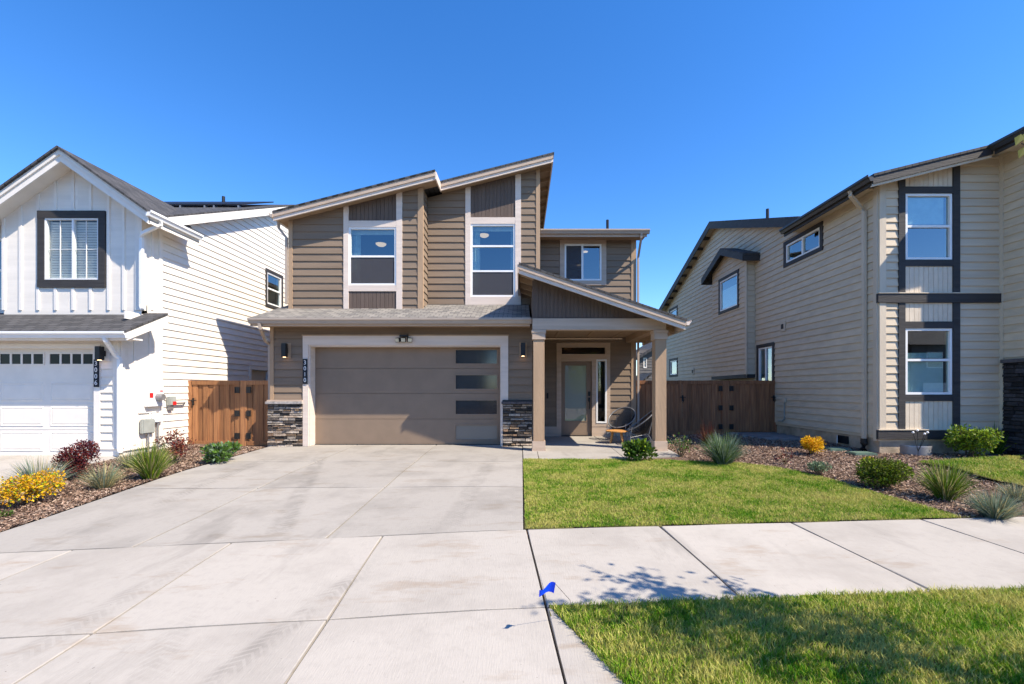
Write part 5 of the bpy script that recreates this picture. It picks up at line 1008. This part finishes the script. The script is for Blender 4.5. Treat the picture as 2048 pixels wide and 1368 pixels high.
def bush(name, u, v, hpx, wpx, n, mats, label, cat='shrub', leafl=.03, shape='round', stems=9, lumps=9, group=None, at=None, inner=.35, stemmat='bark', up=0.):
    X, Y, z = at or ground(u, v); hgt = 1.18*hpx*Y/FPX; rad = 1.15*wpx*Y/FPX/2; t = thing(name, label, cat, (X, Y, z), group)
    lp = [(random.uniform(0, 6.283), random.uniform(.1, .95), random.uniform(.5, .85)) for _ in range(lumps)]
    C = [Vector((math.cos(a)*rad*r*.72, math.sin(a)*rad*r*.72, hgt*(.26+.42*random.random()))) for a, r, s in lp]; R_ = [s*rad*random.uniform(.4, .66) for a, r, s in lp]
    V = np.zeros((n, 4, 3)); Mi = RNG.integers(0, len(mats), n); pts = np.zeros((n, 3)); nr = np.zeros((n, 3)); k = 0
    while k < n:
        j = random.randrange(lumps); d = RNG.normal(size=3); d /= np.linalg.norm(d); q = (inner+(1-inner)*random.random()**.5)*R_[j]
        p = np.array(C[j])+d*q*np.array([1, 1, min(1.15, hgt/(2*rad)*1.35)])
        if p[2] < .015 or p[2] > hgt*1.02: continue
        pts[k] = p; nr[k] = d; k += 1
    D = nr+RNG.normal(size=(n, 3))*.7+np.array([0, 0, up]); D /= np.linalg.norm(D, axis=1)[:, None]; Q = np.cross(D, RNG.normal(size=(n, 3))); Q /= np.linalg.norm(Q, axis=1)[:, None]
    l = (leafl*(.6+.8*RNG.random(n)))[:, None]; B = pts+np.array([X, Y, z]); wdt = .42
    V[:, 0] = B; V[:, 1] = B+D*l*.5+Q*l*wdt*.6; V[:, 2] = B+D*l; V[:, 3] = B+D*l*.5-Q*l*wdt*.6
    mb = MB(); mb.v = V.reshape(-1, 3).tolist(); mb.f = [(4*i, 4*i+1, 4*i+2, 4*i+3) for i in range(n)]; mb.m = Mi.tolist(); mb.build('foliage', mats, t, fix=False)
    mb = MB()
    for i in range(stems):
        c = C[i % lumps]; mb.tube([(X+c.x*.15, Y+c.y*.15, z-.03), (X+c.x*.6, Y+c.y*.6, z+c.z*.6), (X+c.x*1.15, Y+c.y*1.15, z+c.z*1.25)], [.008, .006, .003], 5)
    mb.build('stems', stemmat, t); return t
# left bed
bush('yellow_shrub', 48, 1008, 60, 108, 4800, ['yellow', 'gold', 'yellow', 'lime', 'yellow', 'tan'], 'yellow-leaved low shrub at the left edge beside the driveway', leafl=.034, lumps=18)
tuft('fescue_grass', 78, 982, 68, 116, 520, ['fescue', 'bluegreen', 'straw', 'fescue'], 'blue-green grass clump behind the yellow shrub on the left', stiff=.2, bw=.004)
bush('barberry_shrub', 168, 956, 72, 76, 5200, ['burgundy', 'wine', 'burgundy', 'red'], 'dark burgundy shrub in front of the white garage', leafl=.033, up=.7, lumps=16)
tuft('straw_grass', 207, 975, 52, 86, 420, ['straw', 'straw', 'fescue', 'sage'], 'straw-coloured grass clump right of the burgundy shrub', stiff=.25, bw=.004)
tuft('fescue_grass', 262, 935, 40, 66, 300, ['fescue', 'sage', 'straw'], 'pale blue-green grass behind the tall green clump', stiff=.3, bw=.004)
tuft('green_grass_clump', 302, 956, 74, 88, 900, ['green', 'lime', 'green', 'olive', 'straw'], 'bright green grass clump under the cable boxes', stiff=.35, bw=.0042)
bush('red_shrub', 348, 926, 68, 66, 1000, ['red', 'wine', 'burgundy', 'twig'], 'open red-leaved shrub in front of the left wooden gate', leafl=.045, inner=.15, up=.6, stems=14)
bush('green_perennial', 436, 924, 36, 74, 1400, ['green', 'bluegreen', 'green'], 'low green perennial before the left gate', 'plant', leafl=.075, up=.9)
bush('small_weed', 6, 1036, 10, 24, 120, ['green', 'moss'], 'tiny green weed at the far left driveway edge', 'plant', leafl=.03, lumps=3, stems=3)
# right bed
bush('green_perennial', 1279, 922, 38, 66, 1600, ['green', 'green', 'moss', 'lime'], 'bright green leafy plant at the foot of the right porch column', 'plant', leafl=.08, up=.9)
bush('twiggy_plant', 1362, 912, 38, 58, 330, ['sage', 'green', 'tan'], 'sparse twiggy plant with pale stems right of the porch column', 'plant', leafl=.05, inner=.05, stems=26, stemmat='tan', up=.8, lumps=12)
tuft('red_twig_grass', 1416, 888, 46, 56, 120, ['twig', 'red', 'twig'], 'reddish dry stems in front of the dark gate', 'plant', stiff=.0, bw=.005)
tuft('blue_oat_grass', 1446, 928, 64, 100, 850, ['bluegreen', 'fescue', 'sage', 'green'], 'large round blue-green grass clump by the lawn edge', stiff=.35, bw=.0055)
bush('yellow_shrub', 1621, 908, 32, 46, 2600, ['yellow', 'yellow', 'gold', 'yellow'], 'small bright yellow shrub by the beige house wall', leafl=.04, lumps=14)
bush('red_sprig', 1570, 926, 30, 44, 70, ['burgundy', 'red', 'wine'], 'bare reddish sprig with few leaves in the mulch', 'plant', leafl=.05, inner=.0, stems=6, lumps=6, stemmat='tan')
bush('grey_green_plant', 1637, 949, 25, 40, 900, ['sage', 'bluegreen'], 'small grey-green plant at the lawn edge', 'plant', leafl=.035, up=.5)
bush('small_weed', 1738, 924, 12, 26, 200, ['lime', 'green', 'yellow'], 'tiny yellow-green plant below the valve lids', 'plant', leafl=.035, lumps=3, stems=3)
bush('dwarf_pine', 1769, 975, 50, 84, 9000, ['moss', 'olive', 'olive', 'lime'], 'dense olive-green dwarf pine in the middle of the right bed', leafl=.034, up=.6, inner=.5, lumps=22)
tuft('green_grass_clump', 1892, 997, 78, 108, 650, ['green', 'olive', 'straw', 'lime', 'green'], 'tall arching green grass between dwarf pine and blue fescue', stiff=.3, bw=.005)
tuft('fescue_grass', 1990, 1035, 56, 108, 900, ['fescue', 'bluegreen', 'fescue', 'straw'], 'blue fescue clump nearest the sidewalk at the right', stiff=.15, bw=.0035)
tuft('fescue_grass', 2032, 1000, 38, 80, 420, ['fescue', 'straw', 'sage'], 'pale fescue clump at the right edge behind the bigger one', stiff=.2, bw=.0035)
bush('lime_shrub', 1938, 914, 58, 86, 4200, ['lime', 'lime', 'green', 'olive'], 'round lime-green shrub at the foot of the beige house', leafl=.055, lumps=18)
tuft('strappy_plant', 1990, 905, 58, 84, 150, ['green', 'green', 'lime'], 'strappy green leaves behind the lime shrub', 'plant', stiff=.1, bw=.012)
bush('small_weed', 1876, 902, 14, 24, 160, ['green', 'moss'], 'small green sprout between window well and lime shrub', 'plant', leafl=.04, lumps=3, stems=3)
# ================================================================== street tree just outside the frame (its shadow and a branch tip are in view)
TX, TY = 3.8, 1.98; tz = gz(TX, TY)
T = thing('street_tree', 'young yellow-green street tree whose leaf tips show at the upper right edge', 'tree', (TX, TY, tz))
mb = MB(); mb.tube([(TX, TY, tz-.1), (TX+.02, TY, tz+1.2), (TX-.02, TY+.03, tz+2.6), (TX, TY, tz+3.8)], [.05, .042, .03, .008], 10); tips = []
for k in range(26):
    a = k*2.4; h0 = 1.35+2.2*(k/26); ln = random.uniform(.5, .75)*(1.0 if h0 < 2.8 else .75); p0 = Vector((TX, TY, tz+h0)); d = Vector((math.cos(a), math.sin(a), random.uniform(.45, .8)))
    p1 = p0+d*ln*.5; p2 = p0+d*ln+Vector((0, 0, .05)); mb.tube([p0, p1, p2], [.016, .011, .004], 5); tips += [(p0, p1, p2)]
tipp = Vector((3.13, 2.82, 2.93)); p0 = Vector((TX, TY, tz+2.3)); mb.tube([p0, p0.lerp(tipp, .5)+Vector((0, 0, .05)), tipp], [.014, .009, .004], 5); tips += [(p0, p0.lerp(tipp, .4), p0.lerp(tipp, .8))]*2
mb.build('trunk', 'bark', T)
n = 2300; V = []; [V.extend([tipp+Vector(o), tipp+Vector(o)+Vector((-.03, .01, -.02)), tipp+Vector(o)+Vector((-.035, 0, -.075)), tipp+Vector(o)+Vector((.015, -.01, -.035))]) for o in ((0, 0, .06), (.02, .0, -.02), (.05, .0, .08))]
for i in range(n):
    p0, p1, p2 = random.choice(tips); f = random.uniform(.25, 1.05); p = (p0.lerp(p1, f*2) if f < .5 else p1.lerp(p2, f*2-1))+Vector(RNG.normal(size=3)*.075)
    D = Vector(RNG.normal(size=3)); D.z -= .4; D.normalize(); Q = D.cross(Vector(RNG.normal(size=3))).normalized(); l = random.uniform(.05, .10)
    V += [p, p+D*l*.5+Q*l*.3, p+D*l, p+D*l*.5-Q*l*.3]
mb = MB(); mb.v = [tuple(p) for p in V]; n += 3; mb.f = [(4*i, 4*i+1, 4*i+2, 4*i+3) for i in range(n)]; mb.m = RNG.integers(0, 3, n).tolist(); mb.build('crown', ['treeleaf', 'lime', 'treeleaf'], T, fix=False)
T2 = thing('street_tree', 'young street tree across the road mirrored in the front door glass', 'tree', (4.3, -8, -.45))
for ch in T.children:
    c = ch.copy(); COL.objects.link(c); c.parent = T2; c.location = ch.location+Vector((0, 0, .1))
# ================================================================== houses across the street (seen in the glass only)
for k, (x, cm, lab) in enumerate(((-9, 'beige_siding', 'plain beige house across the street reflected in the windows, leftmost'), (3, 'grey_siding', 'grey house across the street reflected in the front door'), (15, 'brown_siding', 'brown house across the street reflected in the windows, right of the grey one'), (27, 'beige_siding', 'beige house across the street, second from the right end'), (39, 'grey_siding', 'grey house across the street at the far right end'))):
    t = thing('opposite_house', lab, 'house', (x, -24, -.4)); MB().box(x-5, x+5, -30, -20, -.4, 5.4).build('wall', cm, t); MB().loft([(x-5.5, -30.5, 5.3), (x-5.5, -19.5, 5.3), (x-5.5, -25, 7.6)], [(x+5.5, -30.5, 5.3), (x+5.5, -19.5, 5.3), (x+5.5, -25, 7.6)]).build('roof', 'shingle_dark', t)
    for wx in (-3, 2.4): MB().box(x+wx-.7, x+wx+.7, -19.99, -19.95, 3.3, 4.7).build('window', 'vinyl', t); MB().box(x+wx-.62, x+wx+.62, -19.95, -19.93, 3.38, 4.62).build('pane', 'glass_frost', t)
    MB().box(x-4, x+1, -19.99, -19.95, -.38, 2).build('garage_door', 'white_paint', t)
